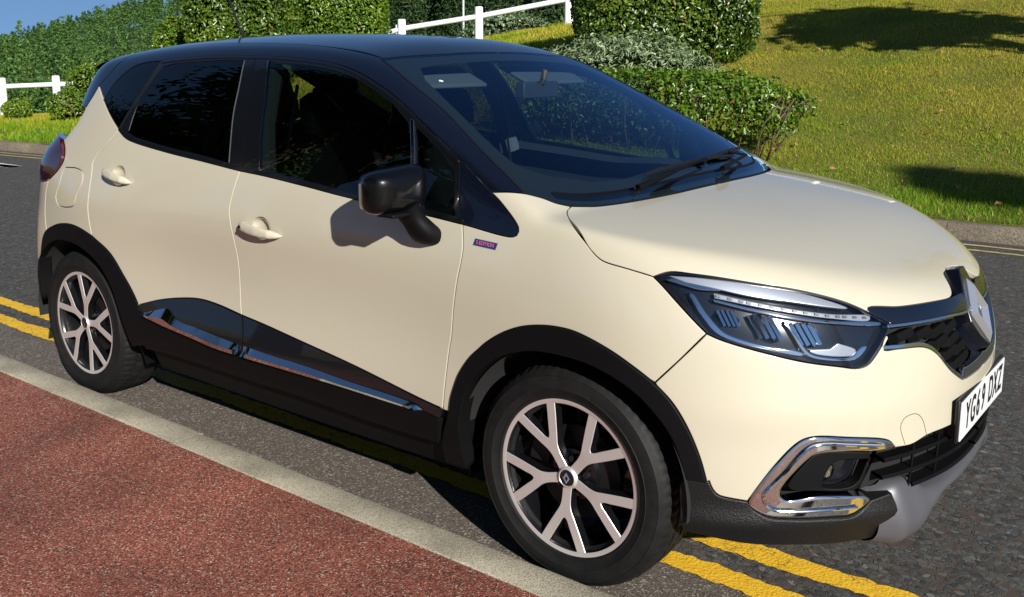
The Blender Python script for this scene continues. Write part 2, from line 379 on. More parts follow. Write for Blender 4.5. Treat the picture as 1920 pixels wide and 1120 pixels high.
CURVES = {k: np.array(v) for k, v in json.loads('''{"belt_quarter":[[-2.587,-0.707,1.3705],[-2.5062,-0.7407,1.3174],[-2.4033,-0.7749,1.2569],[-2.2887,-0.8039,1.1967]],"belt_rear":[[-2.2887,-0.8039,1.1967],[-2.2185,-0.8161,1.167],[-2.1517,-0.8206,1.1541],[-1.9123,-0.8266,1.1289],[-1.6761,-0.8312,1.1108],[-1.4489,-0.8363,1.0926]],"belt_front":[[-1.4493,-0.8359,1.0935],[-1.2986,-0.8376,1.0845],[-1.1003,-0.8394,1.0687],[-0.896,-0.8404,1.0503],[-0.5379,-0.8417,1.0267],[-0.3874,-0.8453,1.0153]],"tri_bottom":[[-0.3874,-0.8453,1.0153],[-0.1964,-0.8516,1.0006],[-0.1804,-0.8494,1.0079],[-0.1794,-0.8438,1.0239],[-0.2645,-0.8167,1.0888],[-0.309,-0.8059,1.1136]],"apillar_base":[[-0.309,-0.8059,1.1136],[-0.2089,-0.7719,1.1147]],"screen_corner":[[-0.2089,-0.7719,1.1147],[-0.1663,-0.7404,1.1011],[-0.1361,-0.7252,1.089],[-0.1016,-0.6951,1.0786]],"hood_rear":[[-0.1016,-0.6951,1.0786],[-0.0763,-0.6566,1.0755],[-0.058,-0.629,1.0743],[-0.0186,-0.5177,1.0767],[0.0138,-0.32,1.0813],[0.022,-0.0252,1.0847]],"hood_side":[[-0.1016,-0.6951,1.0786],[-0.0953,-0.7228,1.0723],[-0.0859,-0.7385,1.0676],[-0.0577,-0.7695,1.0595],[0.0478,-0.8426,1.0115],[0.0794,-0.8492,0.9864],[0.1073,-0.8508,0.9717],[0.1797,-0.8419,0.9589],[0.2473,-0.828,0.9455]],"lamp_top":[[0.248,-0.8279,0.9453],[0.2829,-0.8073,0.9599],[0.3436,-0.7785,0.9568],[0.4645,-0.7065,0.9393],[0.5771,-0.6163,0.9155],[0.6326,-0.567,0.8962],[0.6662,-0.5367,0.8807],[0.7004,-0.5067,0.8598]],"lamp_tip":[[0.7004,-0.5067,0.8598],[0.7257,-0.482,0.8421],[0.7491,-0.4562,0.8237]],"lamp_bottom":[[0.7491,-0.4562,0.8237],[0.7476,-0.4752,0.8016],[0.734,-0.5224,0.7507],[0.7224,-0.5476,0.7288],[0.7036,-0.5753,0.724],[0.6756,-0.6087,0.7313],[0.6044,-0.6805,0.7481],[0.5258,-0.7415,0.7715],[0.4515,-0.7866,0.7937],[0.417,-0.8034,0.8058],[0.3975,-0.8114,0.815]],"lamp_rear":[[0.3975,-0.8114,0.815],[0.3689,-0.8185,0.8407],[0.3233,-0.8249,0.882],[0.2748,-0.8272,0.9245],[0.248,-0.8279,0.9453]],"hood_front":[[0.7004,-0.5067,0.8598],[0.6977,-0.5009,0.8684],[0.7498,-0.4073,0.8615],[0.7917,-0.2934,0.8561],[0.8189,-0.1652,0.8493],[0.8163,-0.139,0.8553],[0.8082,-0.1214,0.8652],[0.7742,-0.0708,0.8928],[0.7682,-0.0246,0.8966]],"bumper_seam":[[0.3975,-0.8114,0.815],[0.344,-0.8454,0.7458],[0.2846,-0.8685,0.676]],"arch_front_upper":[[-0.4134,-0.8793,0.436],[-0.4069,-0.8789,0.4792],[-0.3939,-0.8773,0.5206],[-0.377,-0.8757,0.5624],[-0.3531,-0.875,0.5996],[-0.3268,-0.8752,0.6322],[-0.295,-0.8763,0.6607],[-0.266,-0.8777,0.6867],[-0.2133,-0.8805,0.7212],[-0.144,-0.8835,0.7526],[-0.0777,-0.8855,0.7694],[-0.0138,-0.8868,0.7764],[0.048,-0.8875,0.7736],[0.1513,-0.8854,0.7446],[0.2293,-0.8779,0.7072],[0.2808,-0.8693,0.676]],"arch_front_lower":[[0.2808,-0.8693,0.676],[0.3311,-0.8588,0.6301],[0.3726,-0.8457,0.5638],[0.4025,-0.8313,0.487],[0.4193,-0.8218,0.4224]],"grille_bottom":[[0.7476,-0.4752,0.8016],[0.7449,-0.4897,0.7842],[0.7452,-0.4991,0.7636],[0.7709,-0.4547,0.7604],[0.8121,-0.3678,0.752],[0.8318,-0.3262,0.7299],[0.858,-0.2684,0.6724],[0.8749,-0.2034,0.6318]],"grille_base":[[0.8755,-0.2002,0.6307],[0.8805,-0.1646,0.6263],[0.8864,-0.0911,0.6249],[0.888,-0.0295,0.6241],[0.8875,0.0422,0.6296]],"bumper_low_a":[[0.4248,-0.8195,0.4264],[0.4315,-0.8151,0.4071],[0.4446,-0.8074,0.3899],[0.467,-0.7951,0.384],[0.5105,-0.7684,0.3773]],"fog_outer_top":[[0.5125,-0.7672,0.379],[0.5196,-0.7639,0.3956],[0.567,-0.7336,0.4823],[0.6126,-0.6974,0.5439],[0.6386,-0.6737,0.5546],[0.7065,-0.5979,0.5455],[0.7631,-0.5172,0.5302],[0.777,-0.4937,0.5198],[0.7865,-0.4767,0.4993]],"fog_outer_bottom":[[0.5125,-0.7672,0.379],[0.5138,-0.7652,0.3659],[0.5486,-0.7377,0.3374],[0.6041,-0.6916,0.3301],[0.6702,-0.625,0.3274],[0.7122,-0.5733,0.3265],[0.7326,-0.548,0.3421],[0.7484,-0.5276,0.3615]],"fog_inner":[[0.7865,-0.4767,0.4993],[0.7682,-0.5079,0.4985],[0.7077,-0.5945,0.5084],[0.6487,-0.6614,0.509],[0.6317,-0.678,0.4977],[0.5761,-0.7234,0.4064],[0.5856,-0.7138,0.3836],[0.648,-0.6568,0.3901],[0.7117,-0.5824,0.3825],[0.7393,-0.5432,0.3743],[0.7484,-0.5276,0.3615]],"intake_top":[[0.7877,-0.4746,0.4989],[0.8141,-0.4227,0.4977],[0.836,-0.3706,0.5115],[0.8633,-0.2841,0.514]],"skid_top":[[0.7832,-0.4715,0.3718],[0.8148,-0.41,0.3813],[0.8225,-0.3906,0.3741],[0.8435,-0.3139,0.3214],[0.8559,-0.2608,0.3124],[0.8743,-0.1661,0.3268],[0.8844,-0.0284,0.3464],[0.8793,0.1545,0.3573]],"skid_left":[[0.7832,-0.4715,0.3718],[0.7941,-0.4465,0.3495],[0.8073,-0.3983,0.2931],[0.793,-0.4063,0.2589],[0.7673,-0.4276,0.2262]],"skid_bottom":[[0.7673,-0.4276,0.2262],[0.7888,-0.2996,0.1879],[NaN,NaN,NaN],[0.8425,-0.2413,0.2525]],"black_bottom":[[0.3918,-0.8088,0.2677],[0.5082,-0.7437,0.2494],[0.6017,-0.6695,0.2461],[0.6796,-0.5809,0.2387],[0.7661,-0.4237,0.2212]],"door_gap_f":[[-0.3922,-0.8425,1.024],[-0.3802,-0.8529,0.9895],[-0.3719,-0.8611,0.9546],[-0.3733,-0.8672,0.9181],[-0.3889,-0.8721,0.8417],[-0.4026,-0.8712,0.7634],[-0.4144,-0.87,0.6649],[-0.4204,-0.8703,0.6395],[-0.4314,-0.8741,0.554],[-0.4393,-0.8785,0.4683],[-0.4421,-0.8788,0.4356]],"door_gap_f_low":[[-0.4421,-0.8788,0.4356],[-0.449,-0.8777,0.4056],[-0.4571,-0.8666,0.3261]],"door_gap_m":[[-1.4493,-0.8359,1.0935],[-1.4587,-0.8509,1.0462],[-1.4693,-0.8616,0.9984],[-1.4766,-0.8689,0.9544],[-1.4696,-0.8728,0.9138],[-1.4576,-0.8712,0.8566],[-1.4498,-0.8627,0.7865],[-1.4512,-0.8565,0.7196],[-1.4533,-0.8549,0.6628],[-1.4484,-0.8592,0.5852],[-1.4404,-0.8618,0.5625]],"door_gap_m_low":[[-1.4404,-0.8618,0.5625],[-1.4294,-0.864,0.5458],[-1.4142,-0.8733,0.475],[-1.4132,-0.8758,0.4239],[-1.4074,-0.8747,0.3967],[-1.3711,-0.864,0.3272]],"door_gap_r":[[-2.2876,-0.8043,1.1957],[-2.3403,-0.8247,1.1434],[-2.3989,-0.8424,1.091],[-2.4216,-0.8529,1.0566],[-2.4126,-0.8653,1.0134],[-2.4137,-0.8849,0.9252],[-2.4175,-0.8912,0.8691],[-2.4109,-0.8925,0.8074],[-2.4003,-0.8909,0.7514]],"fuel":[[-2.6433,-0.8561,1.021],[-2.5367,-0.8598,1.0234],[-2.4855,-0.8654,1.0078],[-2.4792,-0.8747,0.9695],[-2.5141,-0.8834,0.916],[-2.5407,-0.8875,0.868],[-2.59,-0.8858,0.8542],[-2.6896,-0.8777,0.8552],[-2.7145,-0.8725,0.8848],[-2.6821,-0.8684,0.9462],[-2.6611,-0.8603,0.9997]],"tail_lamp":[[-2.7458,-0.8003,1.1361],[-2.6868,-0.8283,1.0945],[-2.6688,-0.8462,1.0504],[-2.7019,-0.856,1.0079],[-2.7606,-0.8584,0.9712],[-2.7875,-0.8576,0.9571]],"bumper_seam_r":[[-2.7988,-0.8573,0.9496],[-2.8266,-0.8585,0.8922],[-2.8348,-0.8625,0.8363],[-2.8302,-0.869,0.7709],[-2.8173,-0.8735,0.7212]],"arch_rear":[[-2.8652,-0.8708,0.6621],[-2.8497,-0.8714,0.6936],[-2.8184,-0.8733,0.723],[-2.7416,-0.8791,0.7557],[-2.6615,-0.8849,0.7741],[-2.5722,-0.8896,0.7815],[-2.4921,-0.8917,0.7739],[-2.4007,-0.8909,0.751],[-2.2822,-0.8841,0.6935],[-2.1985,-0.8785,0.6096],[-2.1307,-0.8784,0.5402],[-2.0926,-0.8805,0.4927]],"clad_top_r":[[-2.0937,-0.8799,0.5006],[-1.9591,-0.8706,0.54],[-1.825,-0.8632,0.5674],[-1.7056,-0.8596,0.5822],[-1.5942,-0.8592,0.5795],[-1.4404,-0.8618,0.5625]],"clad_top_f":[[-1.4404,-0.8618,0.5625],[-1.3111,-0.8644,0.5507],[-1.1195,-0.8685,0.5287],[-0.8353,-0.873,0.4948],[-0.5321,-0.8776,0.4492],[-0.4421,-0.8788,0.4386]],"clad_bottom_r":[[-2.0704,-0.8666,0.3201],[-1.9165,-0.8651,0.3273],[-1.642,-0.8632,0.328],[-1.3711,-0.864,0.3272]],"clad_bottom_f":[[-1.3711,-0.864,0.3272],[-1.1333,-0.8657,0.3302],[-0.7251,-0.864,0.3215],[-0.4573,-0.8663,0.3251]],"chrome_top_r":[[-2.038,-0.8795,0.4782],[-1.9635,-0.8752,0.4992],[-1.8889,-0.8708,0.5171],[-1.8749,-0.871,0.513],[-1.8319,-0.8729,0.4888],[-1.7767,-0.8733,0.4773],[-1.716,-0.8729,0.4753],[-1.5511,-0.8737,0.4639],[-1.4184,-0.8748,0.4566]],"chrome_bot_r":[[-2.033,-0.8798,0.4712],[-1.8861,-0.8769,0.4525],[-1.7225,-0.8754,0.4391],[-1.552,-0.8753,0.4253],[-1.4193,-0.8758,0.4247]],"chrome_top_f":[[-1.403,-0.8748,0.4583],[-1.2443,-0.8759,0.453],[-1.1144,-0.8762,0.452],[-0.9972,-0.8763,0.4485],[-0.8528,-0.8764,0.4413],[-0.5496,-0.8774,0.4307],[-0.5168,-0.8775,0.419]],"chrome_bot_f":[[-1.404,-0.8758,0.4237],[-1.1152,-0.8767,0.4234],[-0.8986,-0.8765,0.4222],[-0.6497,-0.8765,0.4178],[-0.5416,-0.8772,0.4162]],"frame_top":[[-2.4868,-0.7441,1.313],[-2.4601,-0.7111,1.3784],[-2.4078,-0.6836,1.4291],[-2.3673,-0.6678,1.4544],[-2.2853,-0.6564,1.4725],[-2.1768,-0.6532,1.4796],[-2.0671,-0.6474,1.4885],[-1.8393,-0.6389,1.5004],[-1.5889,-0.6382,1.501]],"frame_top_f":[[-1.5889,-0.6382,1.501],[-1.4518,-0.6389,1.4987],[-1.2415,-0.6443,1.4875],[-1.1042,-0.6529,1.4715],[-0.9985,-0.6662,1.4477],[-0.8928,-0.6835,1.4128],[-0.7905,-0.7014,1.3714],[-0.6742,-0.7274,1.3125],[-0.5366,-0.7571,1.2386],[-0.4559,-0.7724,1.1964]],"frame_front":[[-0.4559,-0.7724,1.1964],[-0.3106,-0.8055,1.1144]],"quarter_front":[[-0.4559,-0.7724,1.1964],[-0.4434,-0.7889,1.164],[-0.4198,-0.8193,1.0892],[-0.4013,-0.8414,1.0274]],"div_bar":[[-0.6898,-0.7337,1.3065],[-0.6586,-0.7656,1.2404],[-0.6323,-0.7941,1.1695],[-0.5937,-0.8358,1.0476]],"bpillar_gap":[[-1.5854,-0.6381,1.501],[-1.5435,-0.6972,1.4065],[-1.5164,-0.7444,1.3126],[-1.4768,-0.7907,1.2082],[-1.4374,-0.8282,1.1143],[-1.4469,-0.8362,1.0927]],"rear_glass_front":[[-1.6373,-0.6513,1.4843],[-1.6035,-0.7095,1.3835],[-1.5809,-0.7556,1.2887],[-1.5448,-0.8014,1.1834],[-1.5225,-0.8278,1.1169]],"front_glass_rear":[[-1.4956,-0.6513,1.4835],[-1.4311,-0.7248,1.3532],[-1.3891,-0.7837,1.2241],[-1.3397,-0.8324,1.1006]],"c_div":[[-2.1795,-0.6543,1.4782],[-2.2079,-0.7107,1.3887],[-2.2454,-0.7587,1.2966],[-2.2862,-0.8024,1.2002]],"roof_ditch":[[-1.6164,-0.4385,1.5713],[-1.4174,-0.4678,1.5621],[-1.2677,-0.4957,1.55],[-1.0886,-0.5426,1.5245],[-0.9754,-0.5573,1.4983]],"screen_top":[[-0.9734,-0.5836,1.4927],[-0.9689,-0.5558,1.4966],[-0.9366,-0.3601,1.5084],[-0.9286,-0.1844,1.5161]],"screen_side":[[-0.9734,-0.5836,1.4927],[-0.8103,-0.6227,1.4241],[-0.6266,-0.6546,1.3362],[-0.4321,-0.7132,1.2336],[-0.2625,-0.7567,1.1436],[-0.2089,-0.7719,1.1147]],"d_line":[[-2.5019,-0.6318,1.4821],[-2.5285,-0.6757,1.4314],[-2.5816,-0.707,1.3714]],"quarter_rear":[[-2.7241,-0.8038,1.1375],[-2.6552,-0.7783,1.2096],[-2.6256,-0.7475,1.2813],[-2.599,-0.7268,1.33],[-2.5845,-0.7074,1.3702]],"badge":[[-0.3248,-0.8567,0.9774],[-0.2455,-0.8588,0.9735],[-0.2492,-0.8615,0.9618],[-0.332,-0.8593,0.9659]],"handle_f":[[-1.4335,-0.8725,0.9133],[-1.1877,-0.8703,0.8882]],"handle_r":[[-2.3339,-0.8601,1.0357],[-2.1096,-0.8694,0.9969]],"towcover":[[0.8022,-0.4473,0.5027],[0.793,-0.4671,0.5561],[0.7981,-0.4587,0.577],[0.8157,-0.4211,0.5833],[0.8263,-0.3951,0.5644],[0.836,-0.3706,0.5115]],"hl_trim":[[0.2837,-0.8119,0.9505],[0.3517,-0.7784,0.9499],[0.4799,-0.6981,0.9338],[0.5927,-0.6079,0.9064],[0.6663,-0.546,0.8727],[0.6256,-0.5947,0.8797],[0.5582,-0.6583,0.8945],[0.4736,-0.7234,0.9086],[0.3819,-0.7743,0.928],[0.3273,-0.7989,0.9373]],"hl_blue":[[0.2769,-0.8189,0.9416],[0.293,-0.8102,0.9461],[0.3335,-0.7957,0.9376],[0.4128,-0.7579,0.923],[0.3622,-0.7889,0.922],[0.3192,-0.8057,0.9315]],"hl_led":[[0.3955,-0.7733,0.9153],[0.4763,-0.7282,0.898],[0.5621,-0.666,0.8792],[0.6424,-0.5886,0.8625],[0.7124,-0.4976,0.8495],[0.7145,-0.5024,0.8409],[0.6449,-0.5936,0.8523],[0.5644,-0.6703,0.8696],[0.4787,-0.7326,0.8876],[0.3998,-0.777,0.9036]],"hl_line":[[0.3942,-0.7813,0.9017],[0.4799,-0.7346,0.8824],[0.566,-0.6734,0.8622],[0.6461,-0.5962,0.8465],[0.7353,-0.4761,0.8302],[0.7363,-0.4782,0.8256],[0.6476,-0.599,0.8397],[0.5649,-0.6787,0.8551],[0.4816,-0.7376,0.8746],[0.4019,-0.7805,0.8941]],"hl_c1":[[0.3375,-0.8054,0.914],[0.3472,-0.8011,0.9132],[0.3859,-0.8005,0.869],[0.4298,-0.7919,0.8237],[0.4615,-0.7771,0.8079],[0.5296,-0.735,0.787],[0.606,-0.6738,0.7686],[0.6069,-0.6749,0.7607],[0.525,-0.7405,0.7784],[0.457,-0.7826,0.7967],[0.4172,-0.8008,0.8162],[0.3705,-0.8087,0.8681]],"hl_c2":[[0.5547,-0.6906,0.8505],[0.5822,-0.6803,0.8185],[0.6133,-0.6653,0.7734],[0.6316,-0.6499,0.7615],[0.6964,-0.5755,0.7536],[0.7116,-0.5459,0.7762],[0.7223,-0.5299,0.7763],[0.7186,-0.5421,0.76],[0.705,-0.5673,0.7433],[0.6274,-0.6566,0.7529],[0.606,-0.6738,0.7686],[0.5774,-0.686,0.8153]],"hl_p1":[[0.4088,-0.7915,0.86],[0.4182,-0.7804,0.8738],[0.448,-0.7627,0.8714],[0.464,-0.7622,0.8486],[0.4599,-0.7687,0.8384],[0.4299,-0.7859,0.8424]],"hl_p2":[[0.4785,-0.7461,0.8621],[0.4968,-0.7291,0.8689],[0.521,-0.7151,0.8591],[0.5462,-0.7094,0.8259],[0.5531,-0.7135,0.7972],[0.5304,-0.7302,0.8024],[0.4981,-0.7446,0.8325]],"hl_p3":[[0.5628,-0.6892,0.8389],[0.5907,-0.6595,0.8445],[0.6218,-0.6347,0.8299],[0.6332,-0.6396,0.7893],[0.6107,-0.6648,0.7838],[0.5859,-0.6794,0.8117]],"hl_block":[[0.6697,-0.5972,0.789],[0.7057,-0.5581,0.767],[0.6999,-0.5703,0.7552],[0.6313,-0.6495,0.7639],[0.6172,-0.6614,0.7733],[0.6578,-0.6165,0.7756]],"fog_face":[[0.7488,-0.538,0.4925],[0.6532,-0.6566,0.5024],[0.6324,-0.6771,0.4805],[0.5964,-0.7072,0.4157],[0.6035,-0.7003,0.4042],[0.6522,-0.6532,0.3978],[0.7116,-0.5834,0.3892],[0.7319,-0.5563,0.393],[0.75,-0.5357,0.4637]],"fog_hole":[[0.7476,-0.5395,0.4738],[0.6883,-0.6178,0.4768],[0.6783,-0.6291,0.4639],[0.6646,-0.6422,0.4241],[0.6628,-0.6429,0.4081],[0.6801,-0.623,0.3995],[0.7216,-0.5713,0.4003],[0.7335,-0.5566,0.4158]],"fog_lamp":[[0.6784,-0.6282,0.4465]],"fog_bar":[[0.7607,-0.5203,0.5155],[0.707,-0.5962,0.529],[0.6477,-0.6634,0.5373],[0.6262,-0.6839,0.5276],[0.5838,-0.7199,0.4635],[0.5423,-0.7486,0.3996],[0.5425,-0.7471,0.3834],[0.558,-0.7336,0.3624],[0.6041,-0.695,0.3551],[0.6701,-0.6292,0.3545],[0.7203,-0.5668,0.352]],"slat1":[[0.7541,-0.5294,0.461],[0.7893,-0.4708,0.4551],[0.8236,-0.4011,0.4614],[0.8376,-0.3669,0.4763],[0.8647,-0.2808,0.4853]],"slat2":[[0.7395,-0.548,0.416],[0.7713,-0.4983,0.4119],[0.7999,-0.447,0.4144],[0.8248,-0.3933,0.4153],[0.8343,-0.3716,0.4263],[0.866,-0.2718,0.4381],[0.8891,-0.1248,0.4536]],"slat3":[[0.8199,-0.3976,0.3783],[0.8489,-0.3232,0.3947],[0.8775,-0.2078,0.415],[0.8917,-0.0541,0.4368]],"grille_top":[[0.742,-0.4697,0.8233],[0.7607,-0.4348,0.8219],[0.8043,-0.3299,0.8183],[0.8374,-0.1982,0.8117],[0.8476,-0.1298,0.8056]],"grille_mid":[[0.748,-0.4731,0.8036],[0.8115,-0.347,0.7824],[0.8529,-0.2607,0.7139],[0.8753,-0.1937,0.6442]]}''').items()}
_XZ = np.array([1., -1., 1.])

def catmull(P, step):
    P = np.asarray(P, float)
    keep = [0] + [i for i in range(1, len(P)) if np.linalg.norm(P[i] - P[i - 1]) > 1e-4]
    P = P[keep]
    if len(P) == 1: return P
    Q = np.vstack([2 * P[0] - P[1], P, 2 * P[-1] - P[-2]])
    out = []
    for i in range(1, len(Q) - 2):
        p0, p1, p2, p3 = Q[i - 1:i + 3]
        d = [max(np.linalg.norm(b - a), 1e-4) ** .5 for a, b in ((p0, p1), (p1, p2), (p2, p3))]
        t0, t1 = 0, d[0]; t2 = t1 + d[1]; t3 = t2 + d[2]
        n = max(int(np.linalg.norm(p2 - p1) / (step * .25)), 4)
        t = np.linspace(t1, t2, n, endpoint=False)[:, None]
        A1 = (t1 - t) / (t1 - t0) * p0 + (t - t0) / (t1 - t0) * p1
        A2 = (t2 - t) / (t2 - t1) * p1 + (t - t1) / (t2 - t1) * p2
        A3 = (t3 - t) / (t3 - t2) * p2 + (t - t2) / (t3 - t2) * p3
        B1 = (t2 - t) / (t2 - t0) * A1 + (t - t0) / (t2 - t0) * A2
        B2 = (t3 - t) / (t3 - t1) * A2 + (t - t1) / (t3 - t1) * A3
        out.append((t2 - t) / (t2 - t1) * B1 + (t - t1) / (t2 - t1) * B2)
    D = np.vstack(out + [P[-1:]])
    # slight smoothing, ends fixed
    for _ in range(6):
        D[1:-1] = .5 * D[1:-1] + .25 * (D[:-2] + D[2:])
    s = np.concatenate([[0], np.cumsum(np.linalg.norm(np.diff(D, axis=0), axis=1))])
    n = max(int(round(s[-1] / step)), 1)
    tt = np.linspace(0, s[-1], n + 1)
    return np.stack([np.interp(tt, s, D[:, k]) for k in range(3)], 1)
def curve(spec, step=.012):
    if isinstance(spec, str):
        rev = spec.startswith('-'); nm = spec.lstrip('-'); sl = None
        if '[' in nm:
            nm, r = nm[:-1].split('['); a, b = r.split(':'); sl = slice(int(a) if a else None, int(b) if b else None)
        P = CURVES[nm]
        if sl: P = P[sl]
        P = catmull(P, step)
        return P[::-1] if rev else P
    P = np.asarray(spec, float)
    return catmull(P, step) if len(P) > 1 else P
def loop(*specs, step=.012):
    pts = []
    for sp in specs:
        for q in curve(sp, step):
            if not pts or np.linalg.norm(q - pts[-1]) > step * .35: pts.append(q)
    while np.linalg.norm(pts[0] - pts[-1]) < step * .35: pts.pop()
    # fill long straight jumps between curves
    out = []
    for a, b in zip(pts, pts[1:] + pts[:1]):
        out.append(a); n = int(np.linalg.norm(b - a) / (step * 1.6))
        for k in range(1, n + 1): out.append(a + (b - a) * k / (n + 1))
    return np.array(out)
def frame(d):
    e3 = np.array(d, float); e3 /= np.linalg.norm(e3)
    up = np.array([0, 0, 1.]) if abs(e3[2]) < .9 else np.array([1., 0, 0])
    e1 = np.cross(up, e3); e1 /= np.linalg.norm(e1)
    return e1, np.cross(e3, e1), e3
def area2(p):
    x, y = p[:, 0], p[:, 1]
    return .5 * np.sum(x * np.roll(y, -1) - np.roll(x, -1) * y)
def inset(p, g, fixed=None):
    """move a CCW loop g towards its left (inside)"""
    a = np.roll(p, 1, 0); b = np.roll(p, -1, 0)
    d1 = p - a; d2 = b - p
    d1 /= np.linalg.norm(d1, axis=1)[:, None] + 1e-12; d2 /= np.linalg.norm(d2, axis=1)[:, None] + 1e-12
    n1 = np.stack([-d1[:, 1], d1[:, 0]], 1); n2 = np.stack([-d2[:, 1], d2[:, 0]], 1)
    m = n1 + n2; l = np.linalg.norm(m, axis=1)[:, None]
    m = m / np.maximum(l, 1e-6)
    c = np.maximum((m * n1).sum(1)[:, None], .5)
    q = p + m * g / c
    if fixed is not None: q = np.where(fixed[:, None], p, q)
    return q
def inset3(L, g, fixed):
    """move a loop (CCW seen from outside) g metres inwards along the skin"""
    n = normal(L)
    d1 = L - np.roll(L, 1, 0); d2 = np.roll(L, -1, 0) - L
    d1 /= np.linalg.norm(d1, axis=1)[:, None] + 1e-12; d2 /= np.linalg.norm(d2, axis=1)[:, None] + 1e-12
    n1 = np.cross(n, d1); n2 = np.cross(n, d2); m = n1 + n2
    m /= np.linalg.norm(m, axis=1)[:, None] + 1e-9
    c = np.maximum((m * n1).sum(1)[:, None], .5)
    return np.where(fixed[:, None], L, L + m * g / c)
def inside(pts, loops):
    r = np.zeros(len(pts), bool)
    for L in loops:
        x, y = pts[:, 0:1], pts[:, 1:2]
        x1, y1 = L[:, 0], L[:, 1]; x2, y2 = np.roll(x1, -1), np.roll(y1, -1)
        c = ((y1 > y) != (y2 > y)) & (x < (x2 - x1) * (y - y1) / (y2 - y1 + 1e-15) + x1)
        r ^= (c.sum(1) % 2).astype(bool)
    return r
def panel_arrays(loops, d, offset=0., thick=.012, gap=.002, bev=.0022, grid=.022, weld=False):
    e1, e2, e3 = frame(d)
    E = np.stack([e1, e2], 1)
    hs = np.concatenate([L @ e3 for L in loops]); hi = hs.max() + .25; lo = hs.min() - .25
    def surf(q, fix=None):
        O = q[:, :1] * e1 + q[:, 1:2] * e2 + e3 * hi
        t = march(O, np.tile(-e3, (len(q), 1)), 0., hi - lo, 46)
        bad = np.isnan(t)
        if bad.any():
            allp = np.concatenate([L @ E for L in loops]); ah = np.concatenate([L @ e3 for L in loops])
            for i in np.where(bad)[0]: t[i] = hi - ah[((allp - q[i]) ** 2).sum(1).argmin()]
        P = O - e3 * t[:, None]
        if fix is not None and fix.any():
            P[fix, 1] = 0.
            for _ in range(3):
                nn = normal(P[fix]); nn[:, 1] = 0
                P[fix] += nn * F(P[fix])[:, None]
        return P
    A2 = []; B2 = []; fx = []; A3s = []
    for k, L in enumerate(loops):
        p = L @ E
        fixed = np.abs(L[:, 1]) < .0015 if weld else np.zeros(len(L), bool)
        want = 1 if k == 0 else -1
        if area2(p) * want < 0:
            p = p[::-1]; fixed = fixed[::-1]
            L = L[::-1]
        A2.append(inset3(L, gap, fixed) @ E); B2.append(inset3(L, gap + bev, fixed) @ E); fx.append(fixed)
    mn = A2[0].min(0); mx = A2[0].max(0)
    gx = np.arange(mn[0], mx[0], grid); gy = np.arange(mn[1], mx[1], grid * .87)
    X, Y = np.meshgrid(gx, gy); X = X + (np.arange(len(gy)) % 2)[:, None] * grid * .5
    G = np.stack([X.ravel(), Y.ravel()], 1)
    G = G[inside(G, B2)]
    ring = np.concatenate(B2)
    if len(G):
        dist = np.full(len(G), 9.)
        for s0 in range(0, len(G), 800):
            dist[s0:s0 + 800] = np.sqrt(((G[s0:s0 + 800, None] - ring[None]) ** 2).sum(2)).min(1)
        G = G[dist > grid * .45]
    pts = np.concatenate([ring, G]) if len(G) else ring
    edges = []; n0 = 0
    for b in B2:
        n = len(b); edges += [(n0 + i, n0 + (i + 1) % n) for i in range(n)]; n0 += n
    vo, _, fo, ov, _, _ = delaunay_2d_cdt([Vector(p) for p in pts], edges, [], 0, 1e-7)
    vo = np.array([tuple(v) for v in vo])
    fo = np.array([tuple(f) for f in fo])
    cen = vo[fo].mean(1)
    fo = fo[inside(cen, B2)]
    fixv = np.zeros(len(vo), bool)
    fixflag = np.concatenate(fx)
    pos = {}
    for i, o in enumerate(ov):
        for q in o:
            pos[q] = i
            if q < len(fixflag) and fixflag[q]: fixv[i] = True
    P = surf(vo, fixv); Nn = normal(P)
    if weld: Nn[fixv, 1] = 0
    off = offset(P) if callable(offset) else offset
    P = P + Nn * (off[:, None] if isinstance(off, np.ndarray) else off)
    if callable(offset):
        fnn = np.cross(P[fo[:, 1]] - P[fo[:, 0]], P[fo[:, 2]] - P[fo[:, 0]])
        fnn *= np.sign((fnn * Nn[fo[:, 0]]).sum(1))[:, None]
        acc = np.zeros_like(P)
        for q in range(3): np.add.at(acc, fo[:, q], fnn)
        Nn = acc / (np.linalg.norm(acc, axis=1)[:, None] + 1e-12)
    V = [P]; NN = [Nn]; Fc = [list(map(int, f)) for f in fo]
    # keep outward orientation
    nrm = np.cross(P[fo[:, 1]] - P[fo[:, 0]], P[fo[:, 2]] - P[fo[:, 0]])
    if ((nrm * Nn[fo[:, 0]]).sum(1) < 0).mean() > .5: Fc = [f[::-1] for f in Fc]
    base = len(P); n0 = 0
    for a, b, fxd in zip(A2, B2, fx):
        n = len(a)
        Pa = surf(a, fxd); Na = normal(Pa)
        offa = offset(Pa) if callable(offset) else offset
        offa = offa[:, None] if isinstance(offa, np.ndarray) else offa
        Pa = Pa + Na * (offa - bev * .55)
        Pb = np.array([P[pos[n0 + i]] for i in range(n)])
        out = Pa - Pb; out -= (out * Na).sum(1)[:, None] * Na
        out /= np.linalg.norm(out, axis=1)[:, None] + 1e-9
        n1 = Na * .8 + out * .6; n1 /= np.linalg.norm(n1, axis=1)[:, None]
        Pc = Pa - Na * thick
        V += [Pa, Pa, Pc]; NN += [n1, out, out]
        for i in range(n):
            j = (i + 1) % n
            if weld and fxd[i] and fxd[j]: continue
            bi, bj = pos[n0 + i], pos[n0 + j]
            Fc.append([bi, base + i, base + j, bj])
            Fc.append([base + n + i, base + 2 * n + i, base + 2 * n + j, base + n + j])
        base += 3 * n; n0 += n
    V = np.concatenate(V); NN = np.concatenate(NN)
    # orient the rim faces with their normals
    out = []
    for f in Fc:
        if len(f) == 4:
            nn = np.cross(V[f[1]] - V[f[0]], V[f[2]] - V[f[0]])
            if nn @ NN[f].mean(0) < 0: f = f[::-1]
        out.append(f)
    return V, NN, out
